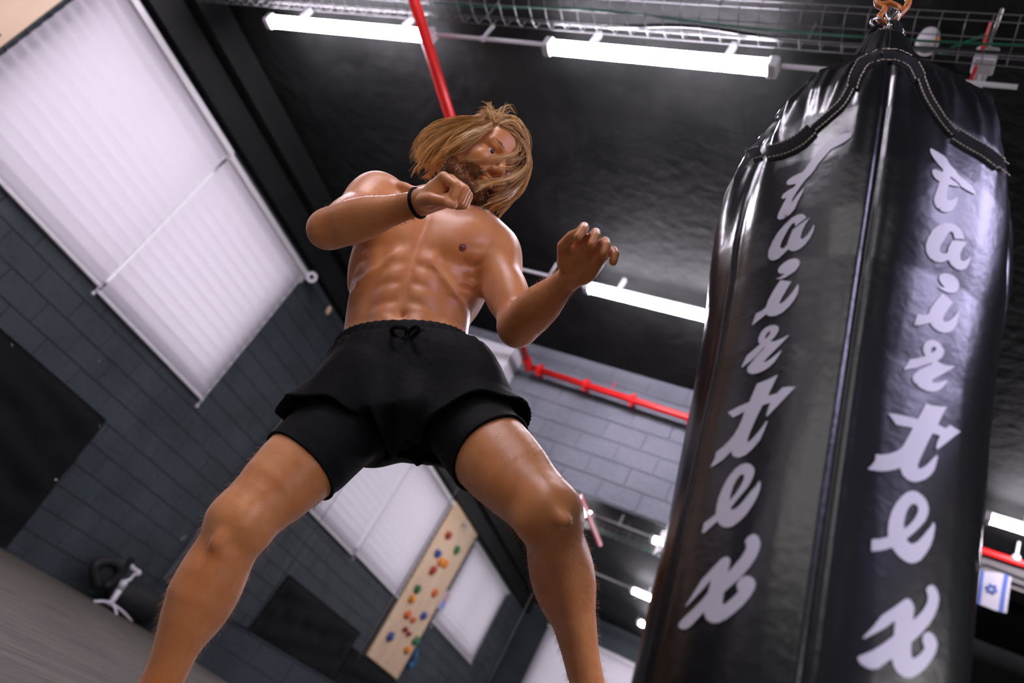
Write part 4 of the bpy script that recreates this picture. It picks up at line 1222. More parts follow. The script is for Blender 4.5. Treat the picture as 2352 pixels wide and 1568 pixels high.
for i in range(len(SP)):
    w = np.clip((ARC[i] - tC[0]) / (tC[3] - tC[0]), 0, 1); w = w * w * (3 - 2 * w)
    l = nrm(lat0 * (1 - w) + lat1 * w); l = nrm(l - UPV[i] * (l @ UPV[i])); LATV.append(l)
LATV = np.array(LATV)
FRV = np.cross(LATV, UPV)                        # front (towards the camera)
if (FRV[20] @ RC[2]) > 0: FRV = -FRV
def bodyframe(t):
    f = lambda A: np.stack([np.interp(t, ARC, A[:, i]) for i in range(3)], -1)
    return f(SP), f(LATV), f(FRV), f(UPV)
A_T = [-0.20, -0.10, 0.0, tC[1], tC[2], tC[2] + 0.07, tC[3], tC[3] + 0.06, tC[4] - 0.02, tC[4] + 0.02]
A_A = [0.120, 0.155, 0.163, 0.146, 0.151, 0.160, 0.168, 0.155, 0.085, 0.060]
A_B = [0.085, 0.108, 0.112, 0.096, 0.106, 0.112, 0.110, 0.094, 0.066, 0.058]
def tor(t, x, y):                                # torso point: height, sideways, forward
    c, l, f, u = bodyframe(np.array(t)); return c + l * x + f * y
def tor_local(P):
    sh = P.shape[:-1]; Q = P.reshape(-1, 3).astype(float)
    best = np.full(len(Q), 1e9); tt_ = np.zeros(len(Q)); ex = np.zeros(len(Q))
    K = SP[::5]; KA = ARC[::5]
    for i in range(len(K) - 1):
        ab = K[i+1] - K[i]; L2 = ab @ ab
        t = ((Q - K[i]) @ ab) / L2
        tcl = np.clip(t, 0, 1)
        d = ((Q - K[i] - tcl[:, None] * ab) ** 2).sum(1)
        m = d < best
        best[m] = d[m]; tt_[m] = (KA[i] + (KA[i+1] - KA[i]) * tcl)[m]
        if i == 0: ex[m] = (np.minimum(t, 0) * math.sqrt(L2))[m]
        elif i == len(K) - 2: ex[m] = (np.maximum(t - 1, 0) * math.sqrt(L2))[m]
        else: ex[m] = 0
    c, l, f, u = bodyframe(tt_)
    q = Q - c
    return tt_.reshape(sh), (q * l).sum(1).reshape(sh), (q * f).sum(1).reshape(sh), ex.reshape(sh)
def trunk_fn(P, ga=0.0, gb=0.0):
    sh = P.shape[:-1]; Q = P.reshape(-1, 3)
    a0, b0 = SP[0], SP[-1]; ab = b0 - a0
    tt_ = np.clip(((Q - a0) @ ab) / (ab @ ab), 0, 1)
    dist = np.linalg.norm(Q - a0 - tt_[:, None] * ab, axis=1)
    m = (dist < 0.23 + ga) & (dist > 0.03)
    out = np.where(dist <= 0.03, -0.05, 0.2)
    out[m] = trunk_core(Q[m], ga, gb)
    return out.reshape(sh)
def trunk_core(P, ga=0.0, gb=0.0):
    t, x, y, ex = tor_local(P)
    a = np.interp(t, A_T, A_A) + ga; b = np.interp(t, A_T, A_B) + gb
    n = 2.3
    d = ((np.abs(x / a) ** n + np.abs(y / b) ** n) ** (1 / n) - 1) * np.minimum(a, b)
    return np.where(np.abs(ex) > 1e-6, np.sqrt(np.maximum(d, 0) ** 2 + ex ** 2) + np.minimum(d, 0) * 0, d)
TLO, THI = SP.min(0) - 0.19, SP.max(0) + 0.19
g_ = lambda v, c, w: np.exp(-((v - c) / w) ** 2)
sm = lambda v, a, b: np.clip((v - a) / (b - a), 0, 1) ** 2 * (3 - 2 * np.clip((v - a) / (b - a), 0, 1))
tN = tC[1] - 0.004                                # navel height
def muscle_fn(P):
    t, x, y, ex = tor_local(P)
    ax = np.abs(x)
    fr = sm(y, 0.02, 0.06)
    win = sm(t, tN - 0.10, tN - 0.04) * (1 - sm(t, tN + 0.16, tN + 0.20))
    d = 0.0045 * np.exp(-(x / 0.013) ** 2) * sm(t, tN - 0.03, tN + 0.02) * (1 - sm(t, tC[3] + 0.07, tC[3] + 0.10))
    d = d - 0.0055 * g_(ax, 0.040, 0.030) * win
    for tk in (tN + 0.035, tN + 0.088, tN + 0.140):
        d = d + 0.0032 * g_(t + 0.25 * (ax - 0.03), tk, 0.013) * np.exp(-(ax / 0.072) ** 6) * sm(ax, 0.004, 0.02)
    d = d + 0.0055 * g_(ax, 0.083 - 0.10 * (t - tN), 0.017) * win
    d = d - 0.0070 * g_(t, tN + 0.185 - 0.95 * (ax - 0.02), 0.020) * sm(ax, 0.03, 0.06) * (1 - sm(ax, 0.125, 0.15))
    d = d - 0.0020 * np.sin((t - 0.55 * ax) * 6.283 / 0.036) * sm(ax, 0.105, 0.13) * sm(t, tN + 0.06, tN + 0.10) * (1 - sm(t, tN + 0.22, tN + 0.26))
    d = d + 0.0060 * g_(t, tN - 0.10 + 0.75 * (ax - 0.075), 0.014) * sm(ax, 0.05, 0.08)
    d = d + 0.0090 * np.exp(-((x - 0.003) / 0.009) ** 2 - ((t - tN) / 0.010) ** 2)
    return d * fr
thR, thL = nrm(kneeR - hipR), nrm(kneeL - hipL)

def leg_ops(F):
    F.chain([hipR + np.array([0, 0.01, 0.04]), hipR + (kneeR - hipR) * 0.45, kneeR + (hipR - kneeR) * 0.16, kneeR], [0.094, 0.088, 0.068, 0.060], 0.03, 3)
    F.chain([hipL + np.array([0, 0.01, 0.03]), hipL + (kneeL - hipL) * 0.45, kneeL + (hipL - kneeL) * 0.16, kneeL], [0.094, 0.086, 0.068, 0.060], 0.03, 3)
    # quads and inner thigh
    frR = nrm(CAM + np.array([0, 0, 0.4]) - kneeR); frL = nrm(CAM + np.array([0, 0, 0.4]) - kneeL)
    for (h, k, f, s) in ((hipR, kneeR, frR, 1), (hipL, kneeL, frL, -1)):
        ax_ = nrm(k - h); f = nrm(f - ax_ * (f @ ax_)); sd = np.cross(ax_, f)
        if (sd @ RC[0]) * s < 0: sd = -sd                      # towards the inside of the leg
        F.ell(h + (k - h) * 0.72 + sd * 0.030 + f * 0.024, [ax_, f, sd], (0.075, 0.034, 0.034), 0.02)      # teardrop muscle
        F.ell(h + (k - h) * 0.55 - sd * 0.032 + f * 0.026, [ax_, f, sd], (0.125, 0.040, 0.042), 0.02)
        F.ell(k + f * 0.046 - ax_ * 0.002, [ax_, f, sd], (0.030, 0.018, 0.026), 0.012)                     # kneecap
        F.ell(k + f * 0.040 + ax_ * 0.050, [ax_, f, sd], (0.026, 0.012, 0.014), 0.014)
        F.ball(k + sd * 0.034 + f * 0.010, 0.030, 0.02)
    F.ell(hipR + np.array([0, 0.08, 0.0]), np.eye(3), (0.09, 0.08, 0.10), 0.04)
    F.ell(hipL + np.array([0, 0.08, 0.0]), np.eye(3), (0.09, 0.08, 0.10), 0.04)

def shin_ops(F):
    for (k, c, a, s) in ((kneeR, calfR, ankR, 1), (kneeL, calfL, ankL, -1)):
        ax_ = nrm(a - k); f = nrm(CAM - k); f = nrm(f - ax_ * (f @ ax_)); sd = np.cross(ax_, f)
        if (sd @ RC[0]) * s < 0: sd = -sd
        F.chain([k, k + (a - k) * 0.12, c, k + (a - k) * 0.72, a], [0.058, 0.053, 0.052 if s > 0 else 0.050, 0.037, 0.034], 0.02, 3)
        F.ell(k + (a - k) * 0.33 + sd * 0.022 - f * 0.014, [ax_, f, sd], (0.105, 0.046, 0.040), 0.02)
        F.ell(k + (a - k) * 0.31 - sd * 0.022 - f * 0.016, [ax_, f, sd], (0.095, 0.042, 0.036), 0.02)
        F.cone(k + f * 0.040 + ax_ * 0.06, a + f * 0.012 - ax_ * 0.06, 0.014, 0.012, 0.025)               # shin bone
        F.ball(a + sd * 0.026, 0.018, 0.015); F.ball(a - sd * 0.024 + ax_ * 0.01, 0.017, 0.015)
    # feet
    fd = nrm(np.array([0.45, -0.9, 0.0])); fs = np.array([fd[1], -fd[0], 0])
    h0 = ankR * np.array([1, 1, 0])
    F.cone(ankR, h0 - fd * 0.035 + np.array([0, 0, 0.034]), 0.034, 0.030, 0.02)
    F.chain([ankR + np.array([0, 0, -0.02]), h0 + fd * 0.07 + np.array([0, 0, 0.046]), h0 + fd * 0.14 + np.array([0, 0, 0.028])], [0.036, 0.036, 0.026], 0.03)
    for i in range(5):
        o = h0 + fd * (0.135 - 0.008 * i) + fs * (-0.034 + 0.017 * i) + np.array([0, 0, 0.018])
        F.chain([o - fd * 0.05 + np.array([0, 0, 0.008]), o, o + fd * (0.045 - 0.006 * i)], [0.018, 0.015, 0.011 if i else 0.014], 0.008)
    ax_ = nrm(ankL - calfL); fd = nrm(np.array([0.75, -0.55, -0.35])); fd = nrm(fd - ax_ * (fd @ ax_) * 0.6); fs = nrm(np.cross(fd, ax_))
    F.cone(ankL, ankL + ax_ * 0.045 - fd * 0.03, 0.034, 0.030, 0.02)
    F.chain([ankL + ax_ * 0.01, ankL + ax_ * 0.045 + fd * 0.06, ankL + ax_ * 0.06 + fd * 0.13], [0.036, 0.034, 0.024], 0.03)
    for i in range(5):
        o = ankL + ax_ * 0.066 + fd * (0.135 - 0.008 * i) + fs * (-0.034 + 0.017 * i)
        F.chain([o - fd * 0.05, o, o + fd * (0.045 - 0.006 * i)], [0.018, 0.015, 0.011 if i else 0.014], 0.008)

BODY = Field()
BODY.add(lambda P: trunk_fn(P), TLO, THI, 0.03)
leg_ops(BODY); shin_ops(BODY)
# pectorals, lats, collar bones, traps, neck
def torax(t):
    c, l, f, u = bodyframe(np.array(t)); return [l, u, f]
tp = tC[3] - 0.038
for s in (-1, 1):
    l, u, f = torax(tp)
    ca_, sa_ = math.cos(0.28 * s), math.sin(0.28 * s)
    BODY.ell(tor(tp, 0.078 * s, 0.076), [l * ca_ + u * sa_, -l * sa_ + u * ca_, f], (0.088, 0.066, 0.046), 0.012)
    BODY.ell(tor(tp + 0.035, 0.095 * s, 0.062), [l, u, f], (0.080, 0.050, 0.044), 0.03)
    BODY.ell(tor(tC[2] + 0.075, 0.142 * s, -0.015), [l, u, f], (0.036, 0.115, 0.065), 0.03)
BODY.add(muscle_fn, tor(0.0, 0, 0) - 0.22, tor(tC[3], 0, 0) + 0.22, 0.0, 'disp')
sn = tor(tC[4] - 0.065, 0.0, 0.088)
for s, sh in ((-1, shR), (1, shL)):
    c, l, f, u = bodyframe(np.array(tC[4] - 0.03))
    BODY.chain([sn + l * 0.018 * s, (sn + sh) / 2 + f * 0.022 + u * 0.028, sh + u * 0.040 + f * 0.006], [0.012, 0.011, 0.014], 0.022, 3)
    BODY.chain([tor(tC[4] + 0.05, 0.03 * s, -0.03), (tor(tC[4] - 0.005, 0.085 * s, -0.03) + sh + u * 0.035) / 2, sh + u * 0.022], [0.042, 0.042, 0.040], 0.04, 2)
    BODY.chain([tor(tC[3] + 0.03, 0.11 * s, 0.02), sh], [0.070, 0.056], 0.04)
# head frame
Uh = nrm(np.array([0.05, -0.10, 0.99]))
Fh = np.array([0.93, -0.36, -0.16]); Fh = nrm(Fh - Uh * (Fh @ Uh))
Rh = np.cross(Fh, Uh)                              # his right
H0 = at(1134, 347, 1.985) - Fh * 0.083 - Rh * 0.032
def hd(f, r, u): return H0 + Fh * f + Rh * r + Uh * u
HA = [Fh, Rh, Uh]
nk0 = C4 - UPV[-1] * 0.02; nk1 = hd(-0.018, 0.0, -0.062)
BODY.chain([nk0, (nk0 + nk1) / 2 + Fh * 0.004, nk1], [0.064, 0.056, 0.056], 0.03, 2)
BODY.cone(hd(-0.012, 0.062, -0.045), sn + (tor(tC[4], -0.012, 0) - tor(tC[4], 0, 0)), 0.014, 0.011, 0.02)
BODY.cone(hd(-0.012, -0.062, -0.045), sn + (tor(tC[4], 0.012, 0) - tor(tC[4], 0, 0)), 0.014, 0.011, 0.02)
BODY.ball(hd(0.035, 0, -0.135), 0.016, 0.02)
# head
BODY.ell(hd(-0.010, 0, 0.032), HA, (0.100, 0.077, 0.088), 0.02)
BODY.ell(hd(0.030, 0, -0.030), HA, (0.058, 0.062, 0.086), 0.02)
for s in (-1, 1):
    BODY.chain([hd(-0.012, 0.058 * s, -0.030), hd(0.000, 0.055 * s, -0.072), hd(0.040, 0.034 * s, -0.102), hd(0.066, 0.010 * s, -0.112)], [0.018, 0.020, 0.018, 0.017], 0.02, 2)
    BODY.ell(hd(0.058, 0.044 * s, -0.026), HA, (0.024, 0.022, 0.020), 0.018)
    BODY.cone(hd(0.086, 0.010 * s, 0.020), hd(0.070, 0.046 * s, 0.022), 0.012, 0.012, 0.012)
    BODY.ell(hd(-0.010, 0.078 * s, -0.012), HA, (0.020, 0.010, 0.032), 0.008)
BODY.ell(hd(0.062, 0, 0.055), HA, (0.030, 0.050, 0.040), 0.03)
BODY.ball(hd(0.072, 0, -0.108), 0.020, 0.014)
for s in (-1, 1):
    BODY.ell(hd(0.096, 0.033 * s, -0.001), HA, (0.018, 0.019, 0.012), 0.010, 'sub')
    # lids around the eyeball
    BODY.ell(hd(0.0740, 0.032 * s, 0.0120), HA, (0.0125, 0.0165, 0.0065), 0.005)
    BODY.ell(hd(0.0715, 0.032 * s, -0.0130), HA, (0.0125, 0.0165, 0.0055), 0.006)
BODY.chain([hd(0.086, 0, 0.010), hd(0.100, 0, -0.018), hd(0.113, 0, -0.040)], [0.009, 0.010, 0.012], 0.012)
for s in (-1, 1): BODY.ball(hd(0.100, 0.013 * s, -0.045), 0.009, 0.006)
BODY.ell(hd(0.088, 0, -0.067), HA, (0.011, 0.024, 0.0065), 0.006)
BODY.ell(hd(0.086, 0, -0.079), HA, (0.011, 0.021, 0.0070), 0.006)
# arms
def arm(sh, el, wr, s):
    BODY.ell(sh + nrm(el - sh) * 0.012, np.eye(3), (0.062, 0.060, 0.064), 0.035)
    d = nrm(el - sh); fa = nrm(wr - el)
    bi = nrm(fa - d * (fa @ d))                    # biceps side
    BODY.chain([sh, sh + (el - sh) * 0.35, sh + (el - sh) * 0.75, el], [0.054, 0.049, 0.043, 0.040], 0.025, 3)
    BODY.ell(sh + (el - sh) * 0.58 + bi * 0.020, [d, bi, np.cross(d, bi)], (0.088, 0.036, 0.040), 0.018)
    BODY.ell(sh + (el - sh) * 0.52 - bi * 0.022, [d, bi, np.cross(d, bi)], (0.095, 0.034, 0.040), 0.02)
    BODY.ell(sh + (el - sh) * 0.16 , [d, bi, np.cross(d, bi)], (0.085, 0.062, 0.060), 0.03)
    BODY.ball(el - nrm(bi + d * -0.6) * 0.012, 0.034, 0.02)
    BODY.chain([el, el + (wr - el) * 0.22, el + (wr - el) * 0.45, el + (wr - el) * 0.78, wr], [0.042, 0.046, 0.042, 0.030, 0.025], 0.022, 3)
    e2 = nrm(np.cross(d, bi)); e3 = np.cross(e2, fa)
    BODY.ell(el + (wr - el) * 0.28 + e2 * 0.016, [fa, e3, e2], (0.085, 0.030, 0.028), 0.02)
    BODY.ell(el + (wr - el) * 0.26 - e2 * 0.016, [fa, e3, e2], (0.085, 0.030, 0.028), 0.02)
arm(shR, elbR, wrR, -1); arm(shL, elbL, wrL, 1)
# right fist
W = wrR
Fw = nrm(at(1050, 424, 1.605) - W)
Aw = RC[2] * 0.9 + RC[1] * 0.30; Aw = nrm(Aw - Fw * (Aw @ Fw))
Nw = RC[1] - Fw * (RC[1] @ Fw); Nw = nrm(Nw - Aw * (Nw @ Aw))
h_ = lambda f, a, n: W + Fw * f + Aw * a + Nw * n
BODY.ell(h_(0.042, 0.0, 0.004), [Fw, Aw, Nw], (0.050, 0.040, 0.024), 0.012)
BODY.cone(h_(0.0, 0, 0), h_(0.045, 0, 0), 0.026, 0.026, 0.015)
BODY.ell(h_(0.035, -0.022, 0.020), [Fw, Aw, Nw], (0.032, 0.020, 0.020), 0.010)
for i in range(4):
    a = -0.029 + 0.0195 * i; sh_ = 1 - 0.10 * abs(i - 1)
    m0 = h_(0.080 - 0.004 * abs(i - 1), a, -0.010)
    p1 = m0 + (Fw * 0.62 + Nw * 0.78) * 0.043 * sh_
    p2 = p1 + (-Fw * 0.62 + Nw * 0.78) * 0.026 * sh_
    p3 = p2 + (-Fw * 0.95 - Nw * 0.30) * 0.022 * sh_
    BODY.cone(h_(0.045, a * 0.8, -0.006), m0, 0.011, 0.0120, 0.010)
    BODY.chain([m0, p1, p2, p3], [0.0115, 0.0102, 0.0094, 0.0086], 0.0035)
BODY.chain([h_(0.020, -0.034, 0.020), h_(0.050, -0.046, 0.036), h_(0.072, -0.040, 0.048), h_(0.080, -0.022, 0.052)], [0.015, 0.0120, 0.0105, 0.0090], 0.006)
# left open hand
W2 = wrL
F2 = nrm(at(1357, 566, 1.590) - W2)
A2 = (RC[0] * 0.72 + RC[1] * 0.62 + RC[2] * 0.25); A2 = nrm(A2 - F2 * (A2 @ F2))
N2 = -RC[2] - F2 * (-RC[2] @ F2); N2 = nrm(N2 - A2 * (N2 @ A2))
k_ = lambda f, a, n: W2 + F2 * f + A2 * a + N2 * n
BODY.cone(k_(0.0, 0, 0), k_(0.040, 0, 0), 0.026, 0.026, 0.015)
BODY.ell(k_(0.045, 0.002, 0.0), [F2, A2, N2], (0.046, 0.042, 0.018), 0.012)
BODY.ell(k_(0.028, -0.026, 0.010), [F2, A2, N2], (0.030, 0.020, 0.018), 0.010)
BODY.ell(k_(0.030, 0.026, 0.008), [F2, A2, N2], (0.034, 0.016, 0.016), 0.010)
for i in range(4):
    a = -0.032 + 0.0215 * i; sh_ = (0.95, 1.0, 0.95, 0.78)[i]
    sp = A2 * (0.10 * (i - 1.5))
    m0 = k_(0.080 - 0.005 * max(i - 1, 0), a, 0.0)
    p1 = m0 + nrm(F2 * 0.62 + N2 * 0.66 + sp) * 0.042 * sh_
    p2 = p1 + nrm(F2 * 0.05 + N2 * 0.95 + sp) * 0.026 * sh_
    p3 = p2 + nrm(-F2 * 0.62 + N2 * 0.75 + sp) * 0.021 * sh_
    BODY.cone(k_(0.045, a * 0.75, 0.0), m0, 0.011, 0.0115, 0.010)
    BODY.chain([m0, p1, p2, p3], [0.0110, 0.0100, 0.0092, 0.0084], 0.0030)
BODY.chain([k_(0.018, -0.030, 0.008), k_(0.050, -0.052, 0.020), k_(0.078, -0.050, 0.030), k_(0.096, -0.042, 0.036)], [0.016, 0.0130, 0.0112, 0.0092], 0.006)

person = empty('person', (float(hipR[0] + hipL[0]) / 2, float(hipR[1] + hipL[1]) / 2, 0.0))
tag(person, 'bare chested person in black shorts, one knee raised and fists up, facing the punching bag', 'person')
allp = np.array([hipR, hipL, kneeR, kneeL, ankR, ankL, shR, shL, elbR, elbL, wrR, wrL, H0])
lo, hi = allp.min(0) - 0.22, allp.max(0) + 0.22
lo[2] = -0.02
boxes = [(H0 - np.array([0.16, 0.16, 0.17]), H0 + np.array([0.16, 0.16, 0.16]), 0.0024),
         (wrR + Fw * 0.05 - 0.095, wrR + Fw * 0.05 + 0.095, 0.0020),
         (wrL + F2 * 0.06 - 0.105, wrL + F2 * 0.06 + 0.105, 0.0020)]
VS, QS = [], []
base = 0
def push(V, Q):
    global base
    used = np.unique(Q); mp = np.full(len(V), -1, np.int64); mp[used] = np.arange(len(used))
    VS.append(V[used]); QS.append(mp[Q] + base); base += len(used)
D, l0, hh_ = BODY.grid(lo, hi, 0.0046)
V, Q = surface_nets(D, l0, hh_)
inb = np.zeros(len(V), bool)
for b0, b1, _ in boxes: inb |= np.all((V > b0 + 0.008) & (V < b1 - 0.008), axis=1)
push(V, Q[~inb[Q].all(1)])
for b0, b1, h in boxes:
    D, l0, hh_ = BODY.grid(b0, b1, h)
    V, Q = surface_nets(D, l0, hh_)
    push(V, Q)
body = np_mesh('body', np.concatenate(VS), np.concatenate(QS), M['skin'], person)
# ---------------------------------------------------------------- clothes (parts of the person)
upB = nrm(C1 - pel)
LEGS = Field()
LEGS.add(lambda P: trunk_fn(P), TLO, THI, 0.03)
leg_ops(LEGS)
LEGS.ell(pel - upB * 0.090 + np.array([0, 0.01, 0]), np.eye(3), (0.080, 0.090, 0.048), 0.03)
def gridpts(D, l0, h):
    ax = [l0[i] + h * np.arange(D.shape[i]) for i in range(3)]
    return np.meshgrid(*ax, indexing='ij')
upB = nrm(C1 - pel)
hemR = hipR + (kneeR - hipR) * 0.56; hemL = hipL + (kneeL - hipL) * 0.50
lp = np.array([hipR, hipL, kneeR, kneeL])
D, l0, hs = LEGS.grid(lp.min(0) - 0.15, np.maximum(lp.max(0), C1) + np.array([0.02, 0.15, 0.06]), 0.0046)
X, Y, Z = gridpts(D, l0, hs)
plane = lambda c, n: (X - c[0]) * n[0] + (Y - c[1]) * n[1] + (Z - c[2]) * n[2]
thb = nrm(thR * 0.95 + RC[2] * -0.06)
Dt = np.maximum(D - 0.0045, plane(hemR, thR))
Dt = np.maximum(Dt, plane(hemL, thL))
Dt = np.maximum(Dt, plane(pel + upB * 0.08, upB))
V, Q = surface_nets(Dt.astype(np.float32), l0, hs)
np_mesh('tights', V, Q, M['tights'], person)
# rolled hem of each leg
tree = BVHTree.FromPolygons(V.tolist(), Q.tolist())
for c, n, r in ((hemR, thR, 0.0), (hemL, thL, 0.0)):
    b1 = nrm(np.cross(n, (0.3, 0.2, 0.9))); b2 = np.cross(n, b1)
    ring = []
    for a in np.linspace(0, 2 * math.pi, 64, endpoint=False):
        d = b1 * math.cos(a) + b2 * math.sin(a)
        loc, nn, i, dist = tree.ray_cast(Vector(c - n * 0.008 + d * 0.25), Vector(-d))
        if loc is not None: ring.append(np.array(loc) + n * 0.006)
    if len(ring) > 20: MB().tube(ring, 0.0026, 6, closed=True).build('tights_hem', M['tights'], person, smooth=True)

# loose outer shorts: hollow shell, cut at waist and at the two hems
SH = Field()
SH.add(lambda P: trunk_fn(P, 0.016, 0.018), TLO, THI, 0.03)
SH.chain([hipR + np.array([0.0, 0.005, 0.05]), hipR + (kneeR - hipR) * 0.20, hipR + (kneeR - hipR) * 0.62], [0.110, 0.122, 0.138], 0.06)
SH.chain([hipL + np.array([0.0, 0.005, 0.05]), hipL + (kneeL - hipL) * 0.20, hipL + (kneeL - hipL) * 0.62], [0.110, 0.118, 0.126], 0.06)
SH.ell(pel + np.array([0, 0.08, 0.0]), np.eye(3), (0.15, 0.09, 0.09), 0.05)
D, l0, hs = SH.grid(np.array([hipR, hipL]).min(0) - np.array([0.2, 0.24, 0.30]), np.maximum(np.array([hipR, hipL]).max(0), C1) + np.array([0.28, 0.2, 0.05]), 0.0038)
near = np.argwhere(np.abs(D) < 0.035)
Pn = l0 + hs * near
Dn = D[near[:, 0], near[:, 1], near[:, 2]].astype(float)
latp = nrm(hipL - hipR); frp = FRV[np.argmin(np.abs(ARC))]
U1, U2, U3 = (Pn - pel) @ latp, (Pn - pel) @ upB, (Pn - pel) @ frp
ang = np.arctan2(U1, U3)
dn = np.clip((0.12 - U2) / 0.25, 0, 1)
wr_ = 0.0050 * np.sin(7 * ang + 18 * U2 + 1.3 * np.sin(22 * U1)) * dn + 0.0035 * np.sin(13 * ang - 26 * U2 + 0.7) * dn
wr_ += 0.0020 * np.sin(40 * ang) * np.clip((U2 - 0.035) / 0.07, 0, 1)
wr_ += 0.010 * dn * np.sin(5 * ang + 0.8) * np.clip(-U2 / 0.1, 0, 1)
Do = Dn - wr_
q_ = np.maximum(Do, -(Do + 0.0075))
nR = nrm(thR * 0.45 - upB * 0.55); nL = nrm(thL * 0.52 - upB * 0.48)
pR = at(770, 950, 1.62); pL = at(1050, 962, 1.60)
cR = (Pn - pR) @ nR + 0.006 * np.sin(16 * ang); cL = (Pn - pL) @ nL + 0.006 * np.sin(15 * ang + 1)
wmid = np.clip(U1 / 0.03 * 0.5 + 0.5, 0, 1)
q_ = np.maximum(q_, cR * (1 - wmid) + cL * wmid)
q_ = np.maximum(q_, U2 - 0.098)
sh_ = np.full(D.shape, 0.05, np.float32)
sh_[near[:, 0], near[:, 1], near[:, 2]] = q_
Vs, Qs = surface_nets(sh_.astype(np.float32), l0, hs)
np_mesh('shorts', Vs, Qs, M['shorts'], person)

# gathered waistband
nA, nT = 220, 12
v = []
for j in range(nT):
    t = 0.074 + 0.060 * j / (nT - 1)
    c, l, f, u = bodyframe(np.array(t))
    a = np.interp(t, A_T, A_A); b = np.interp(t, A_T, A_B)
    for i in range(nA):
        ph = 2 * math.pi * i / nA
        co, si = math.cos(ph), math.sin(ph)
        e = 2 / 2.3
        x_, y_ = math.copysign(abs(co) ** e, co), math.copysign(abs(si) ** e, si)
        o = 0.011 + 0.0016 * math.sin(55 * ph) + 0.0035 * math.sin(math.pi * j / (nT - 1)) + (0.004 if 3 <= j <= 4 else 0) - (0.010 if j in (0,) else 0) - (0.006 if j == nT - 1 else 0)
        v.append(c + l * x_ * (a + o) + f * y_ * (b + o))
f_ = [(j*nA+i, j*nA+(i+1) % nA, (j+1)*nA+(i+1) % nA, (j+1)*nA+i) for j in range(nT-1) for i in range(nA)]
MB().add(v, f_).build('waistband', M['shorts'], person, smooth=True)
# drawstring bow
def dp(u, v, d=0.0): return at(u, v + 6, 1.690 + d)
for pts in (((925, 775), (905, 762), (900, 750), (915, 744), (935, 752), (930, 775)),
            ((930, 775), (940, 755), (955, 744), (962, 752), (945, 770), (932, 780)),
            ((928, 778), (912, 785), (905, 795), (915, 808), (928, 812)),
            ((932, 778), (945, 790), (950, 805), (944, 822), (938, 832)),
            ((926, 770), (936, 770), (940, 780), (930, 786), (922, 780))):
    P = spline([dp(u, v, 0.008 * math.sin(i * 1.7)) for i, (u, v) in enumerate(pts)], 26)
    MB().tube(P, 0.0052, 8, flat=(RC[2], 0.35)).build('drawstring', M['shorts'], person, smooth=True)
# wrist band
wc = wrR + (elbR - wrR) * 0.045; wd = nrm(elbR - wrR)
b1 = nrm(np.cross(wd, (0.2, 0.1, 0.9))); b2 = np.cross(wd, b1)
MB().tube([wc + (b1 * math.cos(a) + b2 * math.sin(a)) * 0.0305 for a in np.linspace(0, 2*math.pi, 40, endpoint=False)], 0.0042, 8, closed=True).build('wristband', M['tights'], person, smooth=True)
# nipple, eyes
M['areola'] = mat('areola', (0.22, 0.065, 0.035), 0.55)
TREE = BVHTree.FromPolygons(np.concatenate(VS).tolist(), np.concatenate(QS).tolist())
def skin_hit(u, v):
    loc, n, i, d = TREE.ray_cast(Vector(CAM), Vector(nrm(ray(u, v))))
    return (np.array(loc), np.array(n)) if loc is not None else (None, None)
loc, n = skin_hit(1063, 568)
if loc is not None:
    if n @ (CAM - loc) < 0: n = -n
    b1 = nrm(np.cross(n, (0, 0, 1))); b2 = np.cross(n, b1)
    MB().ball(loc - n * 0.0016, (0.0105, 0.0115, 0.0030), 16, 8, axes=[b1, b2, n]).ball(loc + n * 0.001, (0.0035, 0.0035, 0.003), 10, 6, axes=[b1, b2, n]).build('nipple', M['areola'], person, smooth=True)
M['eye_white'] = mat('eye_white', (0.62, 0.55, 0.55), 0.2)
M['iris'] = mat('iris', (0.014, 0.009, 0.007), 0.2)
M['brow'] = mat('brow_hair', (0.10, 0.042, 0.016), 0.6)
for s in (-1, 1):
    ec = hd(0.0680, 0.032 * s, -0.001)
    gz = nrm(Fh * 0.92 + Rh * 0.05 + Uh * -0.04)
    eb = MB().ball(ec, 0.0125, 18, 12).build('eye', M['eye_white'], person, smooth=True)
    bb1 = nrm(np.cross(gz, Uh)); bb2 = np.cross(bb1, gz)
    MB().ball(ec + gz * 0.0098, (0.0064, 0.0064, 0.0036), 16, 8, axes=[bb1, bb2, gz]).build('iris', M['iris'], eb, smooth=True)

